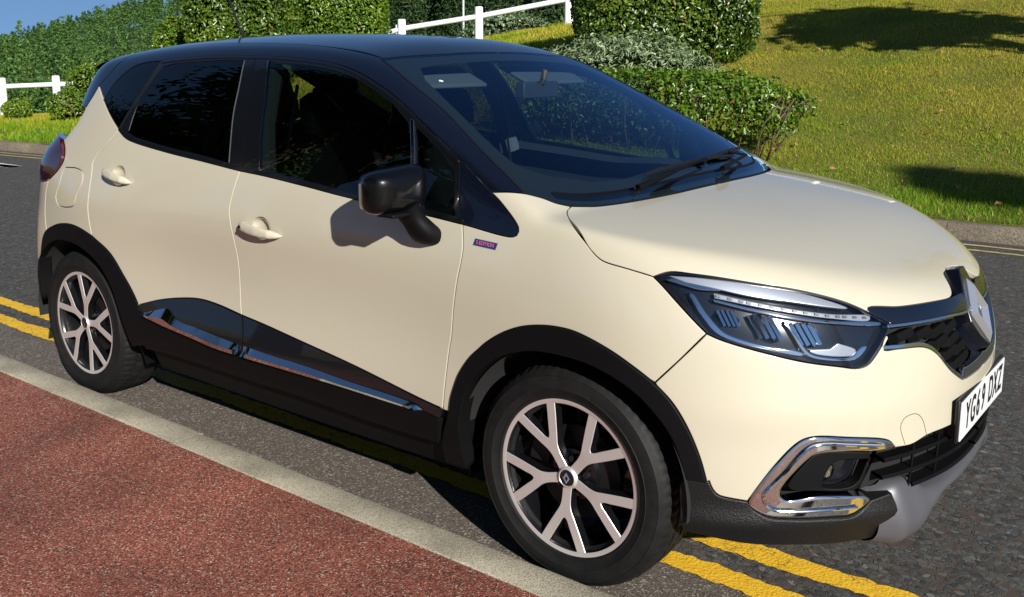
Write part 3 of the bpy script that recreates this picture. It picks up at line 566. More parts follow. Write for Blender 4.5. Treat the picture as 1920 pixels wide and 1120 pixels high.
def half_to_full(V, NN, Fc):
    n = len(V); idx = np.arange(n) + n; onc = np.abs(V[:, 1]) < 1e-5
    V2 = V * _XZ; N2 = NN * _XZ
    mp = np.where(onc, np.arange(n), idx)
    return np.vstack([V, V2]), np.vstack([NN, N2]), Fc + [[int(mp[i]) for i in f[::-1]] for f in Fc]
def put(name, arr, mat, parent, side=-1):
    V, NN, Fc = arr
    if side > 0: V = V * _XZ; NN = NN * _XZ; Fc = [f[::-1] for f in Fc]
    return mesh_from(name, V, Fc, mat, parent, normals=NN)
def both(name, loops, d, mat, parents, **kw):
    """one part on the near side and its mirror image on the far side"""
    if isinstance(loops, np.ndarray): loops = [loops]
    arr = panel_arrays(loops, d, **kw)
    return [put(name, arr, mat, parents[0], -1), put(name, arr, mat, parents[1], 1)]
def centre(name, lp, d, mat, parent, **kw):
    arr = half_to_full(*panel_arrays([lp], d, weld=True, **kw))
    return put(name, arr, mat, parent)
def onskin(pts, d):
    """project rough points on the skin along d"""
    e1, e2, e3 = frame(d); P = np.asarray(pts, float)
    O = P + e3 * .6
    t = march(O, np.tile(-e3, (len(P), 1)), 0., 1.2, 90)
    return O - e3 * t[:, None]
def surf_strip(cv, w0, w1, d, off=0.):
    """ribbon polygon: curve shifted sideways on the skin by w0 and w1 (metres)"""
    P = cv; T = np.gradient(P, axis=0); T /= np.linalg.norm(T, axis=1)[:, None]
    S = np.cross(normal(P), T)
    w0 = np.asarray(w0) if not np.isscalar(w0) else np.full(len(P), w0)
    w1 = np.asarray(w1) if not np.isscalar(w1) else np.full(len(P), w1)
    return np.vstack([P + S * w0[:, None], (P + S * w1[:, None])[::-1]])

# ------------------------------------------------------------------ ground: road, kerbs, pavement, bank
def far_kerb_y(x):
    x = np.asarray(x, float)
    return nspline([-60, -40, -27, -14, -7, 0, 8, 20, 40], [-3.0, 0.6, 2.6, 4.15, 5.1, 5.62, 5.75, 5.3, 3.2])(x)
def terrain(x, y):
    x = np.asarray(x, float); y = np.asarray(y, float)
    s = y - far_kerb_y(x) - .13
    A = nspline([-80, -40, -26, -22, -18, -14.6, -12.5, -11, -7, 0, 10, 40], [-1.4, -1.2, -.95, -.35, .3, 1.5, 1.9, 2.1, 2.55, 3.0, 3.1, 2.6])(np.clip(x, -80, 40))
    u = np.clip(s / 11.5, 0, 1)
    b = u * u * (3 - 2 * u) * .55 + u * .45
    z = .135 + A * b
    z = z - np.clip(s - 12.5, 0, 60) * .14
    z = z + .035 * np.sin(x * 1.3 + 1) * np.sin(y * 1.1) * np.clip(s / 2, 0, 1) + .02 * np.sin(x * 3.1) * np.sin(y * 2.7 + 2) * np.clip(s / 2, 0, 1)
    return z

def asphalt_mat():
    m, nt, p = new_mat('asphalt')
    tc = N(nt, 'TexCoord')
    # warp so the chips look broken rather than cellular
    wn_ = N(nt, 'TexNoise', Scale=60., Detail=2.)
    wm = N(nt, 'VectorMath', operation='MULTIPLY_ADD'); wm.inputs[1].default_value = (.012,) * 3
    lk(nt, tc.outputs['Object'], wn_.inputs['Vector']); lk(nt, wn_.outputs['Color'], wm.inputs[0]); lk(nt, tc.outputs['Object'], wm.inputs[2])
    v1 = N(nt, 'TexVoronoi', Scale=50., Randomness=1.0); v1.feature = 'F1'
    v2 = N(nt, 'TexVoronoi', Scale=50., Randomness=1.0); v2.feature = 'DISTANCE_TO_EDGE'
    lk(nt, wm.outputs[0], v1.inputs['Vector']); lk(nt, wm.outputs[0], v2.inputs['Vector'])
    cr_ = ramp(nt, [(0, (.022, .026, .026)), (.25, (.040, .048, .046)), (.5, (.062, .070, .066)), (.72, (.090, .098, .094)), (.9, (.075, .058, .046)), (1, (.17, .165, .15))])
    sep = N(nt, 'SeparateColor'); lk(nt, v1.outputs['Color'], sep.inputs[0]); lk(nt, sep.outputs[0], cr_.inputs[0])
    # matrix between chips
    mask = ramp(nt, [(.015, (0,) * 3), (.075, (1,) * 3)]); lk(nt, v2.outputs['Distance'], mask.inputs[0])
    sel = N(nt, 'Math', operation='GREATER_THAN'); sel.inputs[1].default_value = .42; lk(nt, sep.outputs[1], sel.inputs[0])
    big = N(nt, 'TexNoise', Scale=9., Detail=5., Roughness=.65); lk(nt, tc.outputs['Object'], big.inputs['Vector'])
    bigr = ramp(nt, [(.40, (0,) * 3), (.62, (1,) * 3)]); lk(nt, big.outputs['Fac'], bigr.inputs[0])
    s2 = N(nt, 'Math', operation='MAXIMUM'); lk(nt, sel.outputs[0], s2.inputs[0]); lk(nt, bigr.outputs[0], s2.inputs[1])
    mm = N(nt, 'Math', operation='MULTIPLY'); lk(nt, mask.outputs[0], mm.inputs[0]); lk(nt, s2.outputs[0], mm.inputs[1])
    fine = N(nt, 'TexNoise', Scale=420., Detail=3.); lk(nt, tc.outputs['Object'], fine.inputs['Vector'])
    dirt = ramp(nt, [(.3, (.020, .015, .012)), (.55, (.075, .052, .040)), (.8, (.15, .115, .09))]); lk(nt, fine.outputs['Fac'], dirt.inputs[0])
    mx = N(nt, 'Mix', data_type='RGBA'); lk(nt, mm.outputs[0], mx.inputs[0]); lk(nt, dirt.outputs[0], mx.inputs[6]); lk(nt, cr_.outputs[0], mx.inputs[7])
    # smoother, dustier gutter along the near kerb
    sx = N(nt, 'SeparateXYZ'); lk(nt, tc.outputs['Object'], sx.inputs[0])
    nzg = N(nt, 'TexNoise', Scale=3., Detail=3.); lk(nt, tc.outputs['Object'], nzg.inputs['Vector'])
    ga = N(nt, 'Math', operation='MULTIPLY_ADD'); ga.inputs[1].default_value = .25; lk(nt, nzg.outputs['Fac'], ga.inputs[0]); lk(nt, sx.outputs[1], ga.inputs[2])
    gr = ramp(nt, [(.0, (1,) * 3), (.22, (.9,) * 3), (.34, (0,) * 3)])
    mr = N(nt, 'MapRange'); mr.inputs[1].default_value = -.75; mr.inputs[2].default_value = .45
    lk(nt, ga.outputs[0], mr.inputs[0]); lk(nt, mr.outputs[0], gr.inputs[0])
    gv = N(nt, 'TexVoronoi', Scale=170.); lk(nt, tc.outputs['Object'], gv.inputs['Vector'])
    gs = N(nt, 'SeparateColor'); lk(nt, gv.outputs['Color'], gs.inputs[0])
    gcol = ramp(nt, [(0, (.075, .060, .048)), (.5, (.115, .094, .076)), (.86, (.15, .125, .10)), (.93, (.30, .27, .23))]); lk(nt, gs.outputs[0], gcol.inputs[0])
    mx2 = N(nt, 'Mix', data_type='RGBA'); lk(nt, gr.outputs[0], mx2.inputs[0]); lk(nt, mx.outputs[2], mx2.inputs[6]); lk(nt, gcol.outputs[0], mx2.inputs[7])
    lk(nt, mx2.outputs[2], p.inputs['Base Color'])
    p.inputs['Roughness'].default_value = .85
    hm = N(nt, 'Math', operation='MULTIPLY'); lk(nt, mm.outputs[0], hm.inputs[0]); lk(nt, sep.outputs[2], hm.inputs[1])
    hs = N(nt, 'Mix', data_type='FLOAT'); lk(nt, gr.outputs[0], hs.inputs[0]); lk(nt, hm.outputs[0], hs.inputs[2])
    gh = N(nt, 'Math', operation='MULTIPLY'); gh.inputs[1].default_value = .25; lk(nt, gv.outputs['Distance'], gh.inputs[0]); lk(nt, gh.outputs[0], hs.inputs[3])
    ad = N(nt, 'Math', operation='MULTIPLY_ADD'); ad.inputs[1].default_value = .25; lk(nt, fine.outputs['Fac'], ad.inputs[0]); lk(nt, hs.outputs[0], ad.inputs[2])
    bp = N(nt, 'Bump', Strength=1.0, Distance=.007); lk(nt, ad.outputs[0], bp.inputs['Height']); lk(nt, bp.outputs[0], p.inputs['Normal'])
asphalt_mat()
def chips_mat(name, cols, scale, bumpd, white=None):
    m, nt, p = new_mat(name)
    tc = N(nt, 'TexCoord')
    v = N(nt, 'TexVoronoi', Scale=scale); lk(nt, tc.outputs['Object'], v.inputs['Vector'])
    sp_ = N(nt, 'SeparateColor'); lk(nt, v.outputs['Color'], sp_.inputs[0])
    r = ramp(nt, cols, 'CONSTANT'); lk(nt, sp_.outputs[0], r.inputs[0])
    big = N(nt, 'TexNoise', Scale=2.2, Detail=5., Roughness=.6); lk(nt, tc.outputs['Object'], big.inputs['Vector'])
    br = ramp(nt, [(.3, (.62,) * 3), (.7, (1.15,) * 3)]); lk(nt, big.outputs['Fac'], br.inputs[0])
    mx = N(nt, 'Mix', data_type='RGBA', blend_type='MULTIPLY'); mx.inputs[0].default_value = 1.0
    lk(nt, r.outputs[0], mx.inputs[6]); lk(nt, br.outputs[0], mx.inputs[7])
    lk(nt, mx.outputs[2], p.inputs['Base Color'])
    p.inputs['Roughness'].default_value = .8
    d = N(nt, 'Math', operation='SUBTRACT'); d.inputs[0].default_value = 1.; lk(nt, v.outputs['Distance'], d.inputs[1])
    m2 = N(nt, 'Math', operation='MULTIPLY'); lk(nt, d.outputs[0], m2.inputs[0]); lk(nt, sp_.outputs[1], m2.inputs[1])
    b = N(nt, 'Bump', Strength=1., Distance=bumpd); lk(nt, m2.outputs[0], b.inputs['Height']); lk(nt, b.outputs[0], p.inputs['Normal'])
chips_mat('red_chippings', [(0, (.20, .048, .028)), (.20, (.29, .075, .044)), (.46, (.36, .105, .064)), (.62, (.10, .030, .021)), (.72, (.38, .17, .11)), (.85, (.05, .028, .022)), (.93, (.50, .38, .28))], 215., .005)
chips_mat('kerb_concrete', [(0, (.34, .30, .22)), (.3, (.40, .36, .27)), (.6, (.29, .255, .185)), (.8, (.46, .42, .33)), (.93, (.18, .16, .12))], 300., .002)
chips_mat('old_kerb', [(0, (.17, .14, .10)), (.3, (.22, .18, .13)), (.6, (.13, .105, .075)), (.85, (.27, .23, .17))], 120., .004)
def line_mat(name, c0, c1, wear):
    m, nt, p = new_mat(name)
    tc = N(nt, 'TexCoord')
    n1 = N(nt, 'TexNoise', Scale=14., Detail=6., Roughness=.7); lk(nt, tc.outputs['Object'], n1.inputs['Vector'])
    r = ramp(nt, [(.3, c0), (.7, c1)]); lk(nt, n1.outputs['Fac'], r.inputs[0])
    v = N(nt, 'TexVoronoi', Scale=26.); v.feature = 'DISTANCE_TO_EDGE'
    wv = N(nt, 'TexNoise', Scale=9., Detail=3.); lk(nt, tc.outputs['Object'], wv.inputs['Vector'])
    va = N(nt, 'VectorMath', operation='MULTIPLY_ADD'); va.inputs[1].default_value = (.07,) * 3
    lk(nt, wv.outputs['Color'], va.inputs[0]); lk(nt, tc.outputs['Object'], va.inputs[2]); lk(nt, va.outputs[0], v.inputs['Vector'])
    cr2 = ramp(nt, [(.0, (0,) * 3), (.035, (1,) * 3)]); lk(nt, v.outputs['Distance'], cr2.inputs[0])
    n3 = N(nt, 'TexNoise', Scale=5., Detail=2.); lk(nt, tc.outputs['Object'], n3.inputs['Vector'])
    r3 = ramp(nt, [(.48, (0,) * 3), (.56, (1,) * 3)]); lk(nt, n3.outputs['Fac'], r3.inputs[0])
    mxx = N(nt, 'Math', operation='MAXIMUM'); lk(nt, cr2.outputs[0], mxx.inputs[0]); lk(nt, r3.outputs[0], mxx.inputs[1])
    mx = N(nt, 'Mix', data_type='RGBA'); mx.inputs[6].default_value = (.05, .045, .035, 1); lk(nt, mxx.outputs[0], mx.inputs[0]); lk(nt, r.outputs[0], mx.inputs[7])
    lk(nt, mx.outputs[2], p.inputs['Base Color'])
    p.inputs['Roughness'].default_value = .75
    n2 = N(nt, 'TexNoise', Scale=110., Detail=3.); lk(nt, tc.outputs['Object'], n2.inputs['Vector'])
    b = N(nt, 'Bump', Strength=.9, Distance=.004); lk(nt, n2.outputs['Fac'], b.inputs['Height']); lk(nt, b.outputs[0], p.inputs['Normal'])
line_mat('yellow_paint', (.70, .40, .012), (.82, .50, .03), .5)
line_mat('worn_yellow', (.42, .33, .13), (.62, .47, .16), .5)
line_mat('white_paint', (.62, .62, .58), (.75, .75, .72), .5)
def grass_ground():
    m, nt, p = new_mat('turf')
    tc = N(nt, 'TexCoord')
    n1 = N(nt, 'TexNoise', Scale=.9, Detail=6., Roughness=.65); n2 = N(nt, 'TexNoise', Scale=45., Detail=4., Roughness=.7)
    lk(nt, tc.outputs['Object'], n1.inputs['Vector']); lk(nt, tc.outputs['Object'], n2.inputs['Vector'])
    a = ramp(nt, [(.3, (.12, .13, .008)), (.5, (.21, .185, .016)), (.7, (.30, .235, .035))]); lk(nt, n1.outputs['Fac'], a.inputs[0])
    b = ramp(nt, [(.3, (.35,) * 3), (.6, (1.,) * 3), (.8, (1.5,) * 3)]); lk(nt, n2.outputs['Fac'], b.inputs[0])
    mx = N(nt, 'Mix', data_type='RGBA', blend_type='MULTIPLY'); mx.inputs[0].default_value = 1.
    lk(nt, a.outputs[0], mx.inputs[6]); lk(nt, b.outputs[0], mx.inputs[7]); lk(nt, mx.outputs[2], p.inputs['Base Color'])
    p.inputs['Roughness'].default_value = .95
    bp = N(nt, 'Bump', Strength=1., Distance=.05); lk(nt, n2.outputs['Fac'], bp.inputs['Height']); lk(nt, bp.outputs[0], p.inputs['Normal'])
grass_ground()

# base ground sheet to the horizon
V, Fc = sgrid(2, 2, lambda i, j: ((-1500, 1500)[i], (-1500, 1500)[j], -16.))
g0 = mesh_from('ground', V, Fc, 'turf'); tag(g0, kind='structure')
# road surface
xs = np.concatenate([np.linspace(-60, -16, 12), np.linspace(-14, 10, 25), np.linspace(12, 40, 10)])
V = []; 
for x in xs:
    yk = float(far_kerb_y(x)); V += [(x, -1.02, 0), (x, yk + .02, 0)]
road = mesh_from('road', V, [(2 * i, 2 * i + 2, 2 * i + 3, 2 * i + 1) for i in range(len(xs) - 1)], 'asphalt'); tag(road, kind='structure')
# pavement (red chippings) on the near side
def slab(name, x0, x1, y0, y1, z, mat, kind='structure'):
    o = MB().box(((x0 + x1) / 2, (y0 + y1) / 2, z / 2 - .15), (x1 - x0, y1 - y0, z + .3)).build(name, mat, smooth=False, sharp=None)
    tag(o, kind=kind); return o
KH = .045
slab('pavement', -40, 30, -4.2, -1.005, KH - .004, 'red_chippings')
verge = slab('verge', -60, 60, -60, -4.2, KH + .01, 'turf')
# near kerb, stone by stone
kerb = empty('kerb'); tag(kerb, kind='structure')
def kerb_stone_mesh(L, w, h, r):
    pr = [(0, -.12), (0, h - r), (r * .3, h - r * .3), (r, h), (w - .004, h), (w, h - .004), (w, -.12)]
    nn = 7; V = []; rs = np.random.default_rng(3)
    for x in np.linspace(0, L, nn):
        for (a, b) in pr: V.append((x, -a + (rs.normal() * .0012 if b > 0 else 0), b + (rs.normal() * .0008 if b > 0 else 0)))
    k = len(pr)
    Fc = [(i * k + j, (i + 1) * k + j, (i + 1) * k + j + 1, i * k + j + 1) for i in range(nn - 1) for j in range(k - 1)] + [tuple(range(k)), tuple(range((nn - 1) * k, nn * k))]
    o = mesh_from('kerb_stone', V, Fc, 'kerb_concrete', kerb, recalc=True, sharp=40)
    return o
ks0 = kerb_stone_mesh(.9125, .135, KH, .022)
for i, x in enumerate(np.arange(-20.0, 12, .9145)):
    o = ks0 if i == 0 else ks0.copy()
    if i: COL.objects.link(o); o.parent = kerb
    o.location = (x, -.868 + .004 * math.sin(i * 2.1), 0)
# far kerb
kerb2 = empty('far_kerb'); tag(kerb2, kind='structure')
pr = [(0, -.1), (.012, .105), (.022, .128), (.04, .135), (.135, .135), (.14, -.1)]
nn = 4; V = []
for x in np.linspace(0, .91, nn):
    for (a, b) in pr: V.append((x, a, b))
k = len(pr); Fc = [(i * k + j, (i + 1) * k + j, (i + 1) * k + j + 1, i * k + j + 1) for i in range(nn - 1) for j in range(k - 1)] + [tuple(range(k)), tuple(range((nn - 1) * k, nn * k))]
fk0 = mesh_from('kerb_stone', V, Fc, 'old_kerb', kerb2, recalc=True, sharp=35)
x = -45.; i = 0
while x < 22:
    y0 = float(far_kerb_y(x)); y1 = float(far_kerb_y(x + .91)); a = math.atan2(y1 - y0, .91)
    o = fk0 if i == 0 else fk0.copy()
    if i: COL.objects.link(o); o.parent = kerb2
    o.location = (x, y0 + .006 * math.sin(i * 1.7), .004 * math.sin(i * 2.3)); o.rotation_euler = (0, 0, a)
    x += .915 * math.cos(a); i += 1
# painted lines: ragged strips
def ragged(name, path, w, mat, seed, amp, step=.02, z=.004):
    rs = np.random.default_rng(seed); P = catmull(np.array([(a, b, 0) for a, b in path]), step)
    T = np.gradient(P, axis=0); T /= np.linalg.norm(T, axis=1)[:, None]; S = np.stack([-T[:, 1], T[:, 0], 0 * T[:, 0]], 1)
    def rag():
        r = rs.normal(size=len(P)); r2 = np.convolve(rs.normal(size=len(P) + 10), np.ones(11) / 11, 'valid'); return (r * .35 + r2 * 1.6) * amp
    L = P + S * (w / 2 + rag())[:, None]; R = P - S * (w / 2 + rag())[:, None]
    V = np.vstack([L, R]); V[:, 2] = z; n = len(P)
    o = mesh_from(name, V, [(i, n + i, n + i + 1, i + 1) for i in range(n - 1)], mat)
    tag(o, kind='structure'); return o
ragged('yellow_line', [(-18, -.45), (-4.2, -.50), (-1.5, -.505), (-.3, -.52), (.25, -.535), (1.1, -.53), (8, -.5)], .092, 'yellow_paint', 1, .009)
ragged('yellow_line', [(-18, -.25), (-4.5, -.305), (-1.5, -.33), (.25, -.338), (1.2, -.33), (8, -.3)], .092, 'yellow_paint', 2, .009)
fx = np.linspace(-30, 16, 30)
ragged('yellow_line', [(a, float(far_kerb_y(a)) - .20) for a in fx], .05, 'worn_yellow', 3, .008, .05)
ragged('yellow_line', [(a, float(far_kerb_y(a)) - .42) for a in fx], .05, 'worn_yellow', 4, .008, .05)
ragged('white_road_marking', [(-16, 2.55), (-13.6, 2.95), (-11.7, 3.2)], .20, 'white_paint', 5, .01, .05)
ragged('white_road_marking', [(-16, 3.15), (-13.5, 3.18), (-11.7, 3.2)], .20, 'white_paint', 6, .01, .05)
# bank terrain
gx = np.concatenate([np.linspace(-140, -40, 30), np.linspace(-38, 16, 150), np.linspace(18, 80, 24)])
gs = np.concatenate([np.linspace(0, 16, 70), np.linspace(17, 80, 30)])
V = []
for x in gx:
    y0 = float(far_kerb_y(np.clip(x, -60, 40))) + .135
    yy_ = y0 + gs; zz = terrain(np.full(len(gs), x), yy_)
    V.append(np.stack([np.full(len(gs), x), yy_, zz], 1))
V = np.vstack(V); k = len(gs)
bank = mesh_from('grass_bank', V, [(i * k + j, (i + 1) * k + j, (i + 1) * k + j + 1, i * k + j + 1) for i in range(len(gx) - 1) for j in range(k - 1)], 'turf'); tag(bank, kind='structure')
car = empty('car', (0, 0, 0))
tag(car, 'cream small crossover with black roof and mirrors parked against the kerb', 'car')
PR = [car, car]
SIDE = (.02, -1, .08)

# ---- painted panels
def cup_loop(cv, n=40, r=1.0):
    a, b = CURVES[cv]; t = b - a; t /= np.linalg.norm(t)
    c0 = onskin([a * .5 + b * .5], SIDE); nn = normal(c0)[0]; t -= t @ nn * nn; t /= np.linalg.norm(t); u = np.cross(nn, t); u *= np.sign(u[2])
    w = np.linspace(0, 2 * math.pi, n, endpoint=False)[:, None]
    return onskin(c0 + t * (.048 * np.cos(w) * r + .014) + u * (.040 * np.sin(w) * r + .004), SIDE), nn, t, u
front_door = both('front_door', [loop('belt_front', 'door_gap_f[1:]', '-clad_top_f', '-door_gap_m'), cup_loop('handle_f')[0]], SIDE, 'cream_paint', PR)
rear_door = both('rear_door', [loop('belt_rear', 'door_gap_m', '-clad_top_r', '-arch_rear[7:]', '-door_gap_r'), cup_loop('handle_r')[0]], SIDE, 'cream_paint', PR)
quarter = both('quarter_panel', [loop('belt_quarter', 'door_gap_r', '-arch_rear[2:8]', '-bumper_seam_r', '-tail_lamp', 'quarter_rear'), loop('fuel', step=.008)], (-.45, -1, .25), 'cream_paint', PR)
put('fuel_flap', panel_arrays([loop('fuel', step=.008)], (-.3, -1, .15), gap=.0022), 'cream_paint', quarter[0])
put('fuel_flap', panel_arrays([loop('fuel', step=.008)], (-.3, -1, .15), gap=0.), 'cream_paint', quarter[1], 1)
fender = both('fender', loop('tri_bottom', 'apillar_base', 'screen_corner', 'hood_side', '-lamp_rear', 'bumper_seam', '-arch_front_upper', '-door_gap_f[1:]'), (.12, -.85, .45), 'cream_paint', PR)
_hr = CURVES['hood_rear'].copy(); _hr[-1] = onskin([(.024, 0, 1.08)], (0, 0, 1))[0]
_hf = np.vstack([CURVES['hood_front'], onskin([(.762, 0, .9)], (.4, 0, 1))])
_mid = onskin([(x, 0, 1.) for x in np.linspace(0.03, .755, 12)], (0, 0, 1))
hood = centre('bonnet', loop(_hr, _mid, _hf[::-1], '-lamp_top', '-hood_side'), (.25, -.45, 1), 'cream_paint', car, gap=.0012, thick=.014)
_lowc = onskin([(.88, -.15, .513), (.885, 0, .512)], (1, 0, 0))
_gb = CURVES['grille_base'][:4]
_gb = np.vstack([_gb, onskin([(.9, 0, .628)], (1, 0, 0))])
_cen = onskin([(.9, 0, z) for z in (.53, .56, .60)], (1, 0, 0))
bumper = centre('front_bumper', loop('bumper_seam', 'arch_front_lower', 'bumper_low_a', 'fog_outer_top', 'intake_top', _lowc, _cen, _gb[::-1], '-grille_bottom', 'lamp_bottom[1:]'), (.75, -.66, .12), 'cream_paint', car)

# ---- roof, pillars, glass house
_rx = onskin([(-.975, -.575, 1.5), (-1.3, -.565, 1.55), (-1.7, -.56, 1.57), (-2.1, -.555, 1.55), (-2.45, -.55, 1.5), (-2.72, -.53, 1.5)], (0, 0, 1))
_st = np.vstack([CURVES['screen_top'][1:], onskin([(-.925, 0, 1.5)], (0, 0, 1))])
_rr = onskin([(-2.80, -.4, 1.5), (-2.83, -.2, 1.5), (-2.84, 0, 1.5)], (0, 0, 1))
_rc = onskin([(x, 0, 1.5) for x in np.linspace(-2.8, -.96, 16)], (0, 0, 1))
roof = centre('roof', loop(_st[::-1], _rx, _rr, _rc), (0, 0, 1), 'gloss_black', car, grid=.03)
_q0 = CURVES['quarter_rear'][-1]
both('cantrail', loop('-frame_front', '-frame_top_f', '-frame_top', [CURVES['frame_top'][0], CURVES['belt_quarter'][0]], '-d_line', [CURVES['d_line'][0], _rx[-2]], _rx[:-1][::-1], 'screen_side', '-apillar_base'), (.1, -.75, .66), 'gloss_black', PR, gap=.0012, grid=.025)
both('rear_pillar', loop('d_line', '-quarter_rear[2:]', onskin([(-2.69, -.72, 1.27), (-2.78, -.66, 1.35), (-2.84, -.585, 1.44), (-2.80, -.545, 1.475), (-2.70, -.54, 1.5)], (-.6, -.7, .4)), [_rx[-2], CURVES['d_line'][0]]), (-.6, -.8, .3), 'gloss_black', PR, gap=.0012)
both('mirror_sail', loop('frame_front', '-tri_bottom', '-quarter_front'), SIDE, 'gloss_black', PR, gap=.0015)

def shrink(lp, d, g):
    e1, e2, e3 = frame(d); E = np.stack([e1, e2], 1); p = lp @ E
    q = inset(p, g if area2(p) > 0 else -g)
    return q[:, :1] * e1 + q[:, 1:2] * e2 + (lp @ e3)[:, None] * e3
def offset_curve(nm, dz, dx=0.):
    return CURVES[nm] + np.array([dx, 0, dz])
_fg = loop(offset_curve('belt_front', .022)[1:], '-div_bar', '-frame_top_f[:6]', 'front_glass_rear')
# front door upper frame, with openings for the big pane and the small fixed pane
_bar = curve('div_bar')
_g1 = loop('front_glass_rear', [offset_curve('belt_front', .02)[i] for i in range(1, 4)], [CURVES['div_bar'][-1] + (-.012, 0, .0), CURVES['div_bar'][1] + (-.012, 0, 0), CURVES['div_bar'][0] + (-.012, 0, -.012)], [CURVES['frame_top_f'][i] + (-.004, 0, -.022) for i in (6, 5, 4, 3, 2, 1)])
_g2 = loop([CURVES['div_bar'][0] + (.022, 0, -.022), CURVES['div_bar'][1] + (.016, 0, 0), CURVES['div_bar'][-1] + (.016, 0, -.004)], [CURVES['belt_front'][-1] + (-.12, 0, .028), CURVES['belt_front'][-1] + (-.035, 0, .022)], [CURVES['quarter_front'][2] + (-.022, 0, 0), CURVES['quarter_front'][1] + (-.022, 0, 0), CURVES['quarter_front'][0] + (-.035, 0, -.018)], [CURVES['frame_top_f'][-2] + (-.004, 0, -.022)])
ff = both('window_frame', [loop('belt_front', '-quarter_front', '-frame_top_f', 'bpillar_gap'), _g1, _g2], SIDE, 'piano_black', front_door, gap=.0015, bev=.0015, grid=.02)
both('window', _g1, SIDE, 'side_glass', front_door, gap=-.003, offset=-.003, thick=.003)
both('quarter_light', _g2, SIDE, 'side_glass', front_door, gap=-.003, offset=-.003, thick=.003)
both('chrome_bar', surf_strip(curve('div_bar'), -.007, .007, SIDE), SIDE, 'chrome', front_door, gap=0, offset=.004, thick=.006)
_g3 = loop('rear_glass_front', offset_curve('belt_rear', .022)[2:-1][::-1], [CURVES['belt_rear'][1] + (.0, 0, .026), CURVES['c_div'][2] + (.030, 0, .01), CURVES['c_div'][1] + (.030, 0, 0), CURVES['c_div'][0] + (.035, 0, -.022)], [CURVES['frame_top'][i] + (0, 0, -.02) for i in (6, 7)])
both('window_frame', [loop('belt_rear', '-bpillar_gap', '-frame_top[5:]', 'c_div'), _g3], SIDE, 'piano_black', rear_door, gap=.0015, bev=.0015, grid=.02)
both('window', _g3, SIDE, 'privacy_glass', rear_door, gap=-.003, offset=-.003, thick=.003)
both('quarter_window', loop('belt_quarter[1:]', '-c_div', '-frame_top[:6]'), (-.2, -1, .2), 'privacy_glass', quarter, gap=.002, offset=-.001, thick=.004)
# bright weather strips at the pillar joints
both('weather_strip', surf_strip(curve('front_glass_rear'), -.002, .002, SIDE), SIDE, 'chrome', front_door, gap=0, bev=.0005, offset=.003, thick=.004)
both('weather_strip', surf_strip(curve('rear_glass_front'), -.0015, .0015, SIDE), SIDE, 'satin_silver', rear_door, gap=0, bev=.0005, offset=.002, thick=.003)
both('weather_strip', surf_strip(curve('c_div'), -.006, .006, SIDE), SIDE, 'rubber', rear_door, gap=0, bev=.001, offset=.002, thick=.004)
_ft = np.vstack([CURVES['frame_top'][5:], CURVES['frame_top_f'][1:]])
both('drip_rail', surf_strip(catmull(_ft, .02), -.014, -.003, SIDE), SIDE, 'piano_black', PR, gap=0, bev=.0015, offset=.004, thick=.008)
_bl = np.vstack([CURVES['belt_rear'], CURVES['belt_front'][1:]])
both('belt_moulding', surf_strip(catmull(_bl, .02), .001, .016, SIDE), SIDE, 'piano_black', PR, gap=0, bev=.0015, offset=.005, thick=.008)

# ---- windscreen and its black ceramic band
_wb = CURVES['hood_rear'].copy(); _wb[-1] = _hr[-1]; _wb[:, 0] -= .012
_wl = loop(_st[::-1], 'screen_side', 'screen_corner[:3]', _wb, onskin([(x, 0, 1.5) for x in np.linspace(.0, -.9, 12)], (.4, 0, 1)))
screen = centre('windscreen', _wl, (.42, 0, 1), 'screen_glass', car, thick=.004, gap=.002, grid=.03)
def band_loop(k):
    pass
_in_top = onskin([(-.86, 0, 1.5), (-.86, -.25, 1.5), (-.875, -.42, 1.47), (-.872, -.49, 1.47)], (.42, 0, 1))
_in_side = onskin([(-.80, -.545, 1.43), (-.6, -.605, 1.33), (-.42, -.655, 1.23), (-.32, -.665, 1.17), (-.245, -.62, 1.14)], (.42, 0, 1))
_in_bot = onskin([(-.17, -.5, 1.1), (-.12, -.3, 1.1), (-.10, -.12, 1.1), (-.095, 0, 1.1)], (.42, 0, 1))
_mt = onskin([(-.89, 0, 1.5)], (.42, 0, 1)); _mb = onskin([(-.05, 0, 1.1)], (.42, 0, 1))
_fr = loop(_st[::-1], 'screen_side', 'screen_corner[:3]', _wb, _mb, _in_bot[::-1], _in_side[::-1], _in_top[::-1], _mt)
centre('ceramic_band', _fr, (.42, 0, 1), 'dark_void', screen, thick=.001, gap=.004, offset=-.006, grid=.03)
both('pillar_seam', surf_strip(curve('screen_side'), -.005, .001, SIDE), (.3, -.5, .8), 'rubber', PR, gap=0, bev=.001, offset=.002, thick=.004)

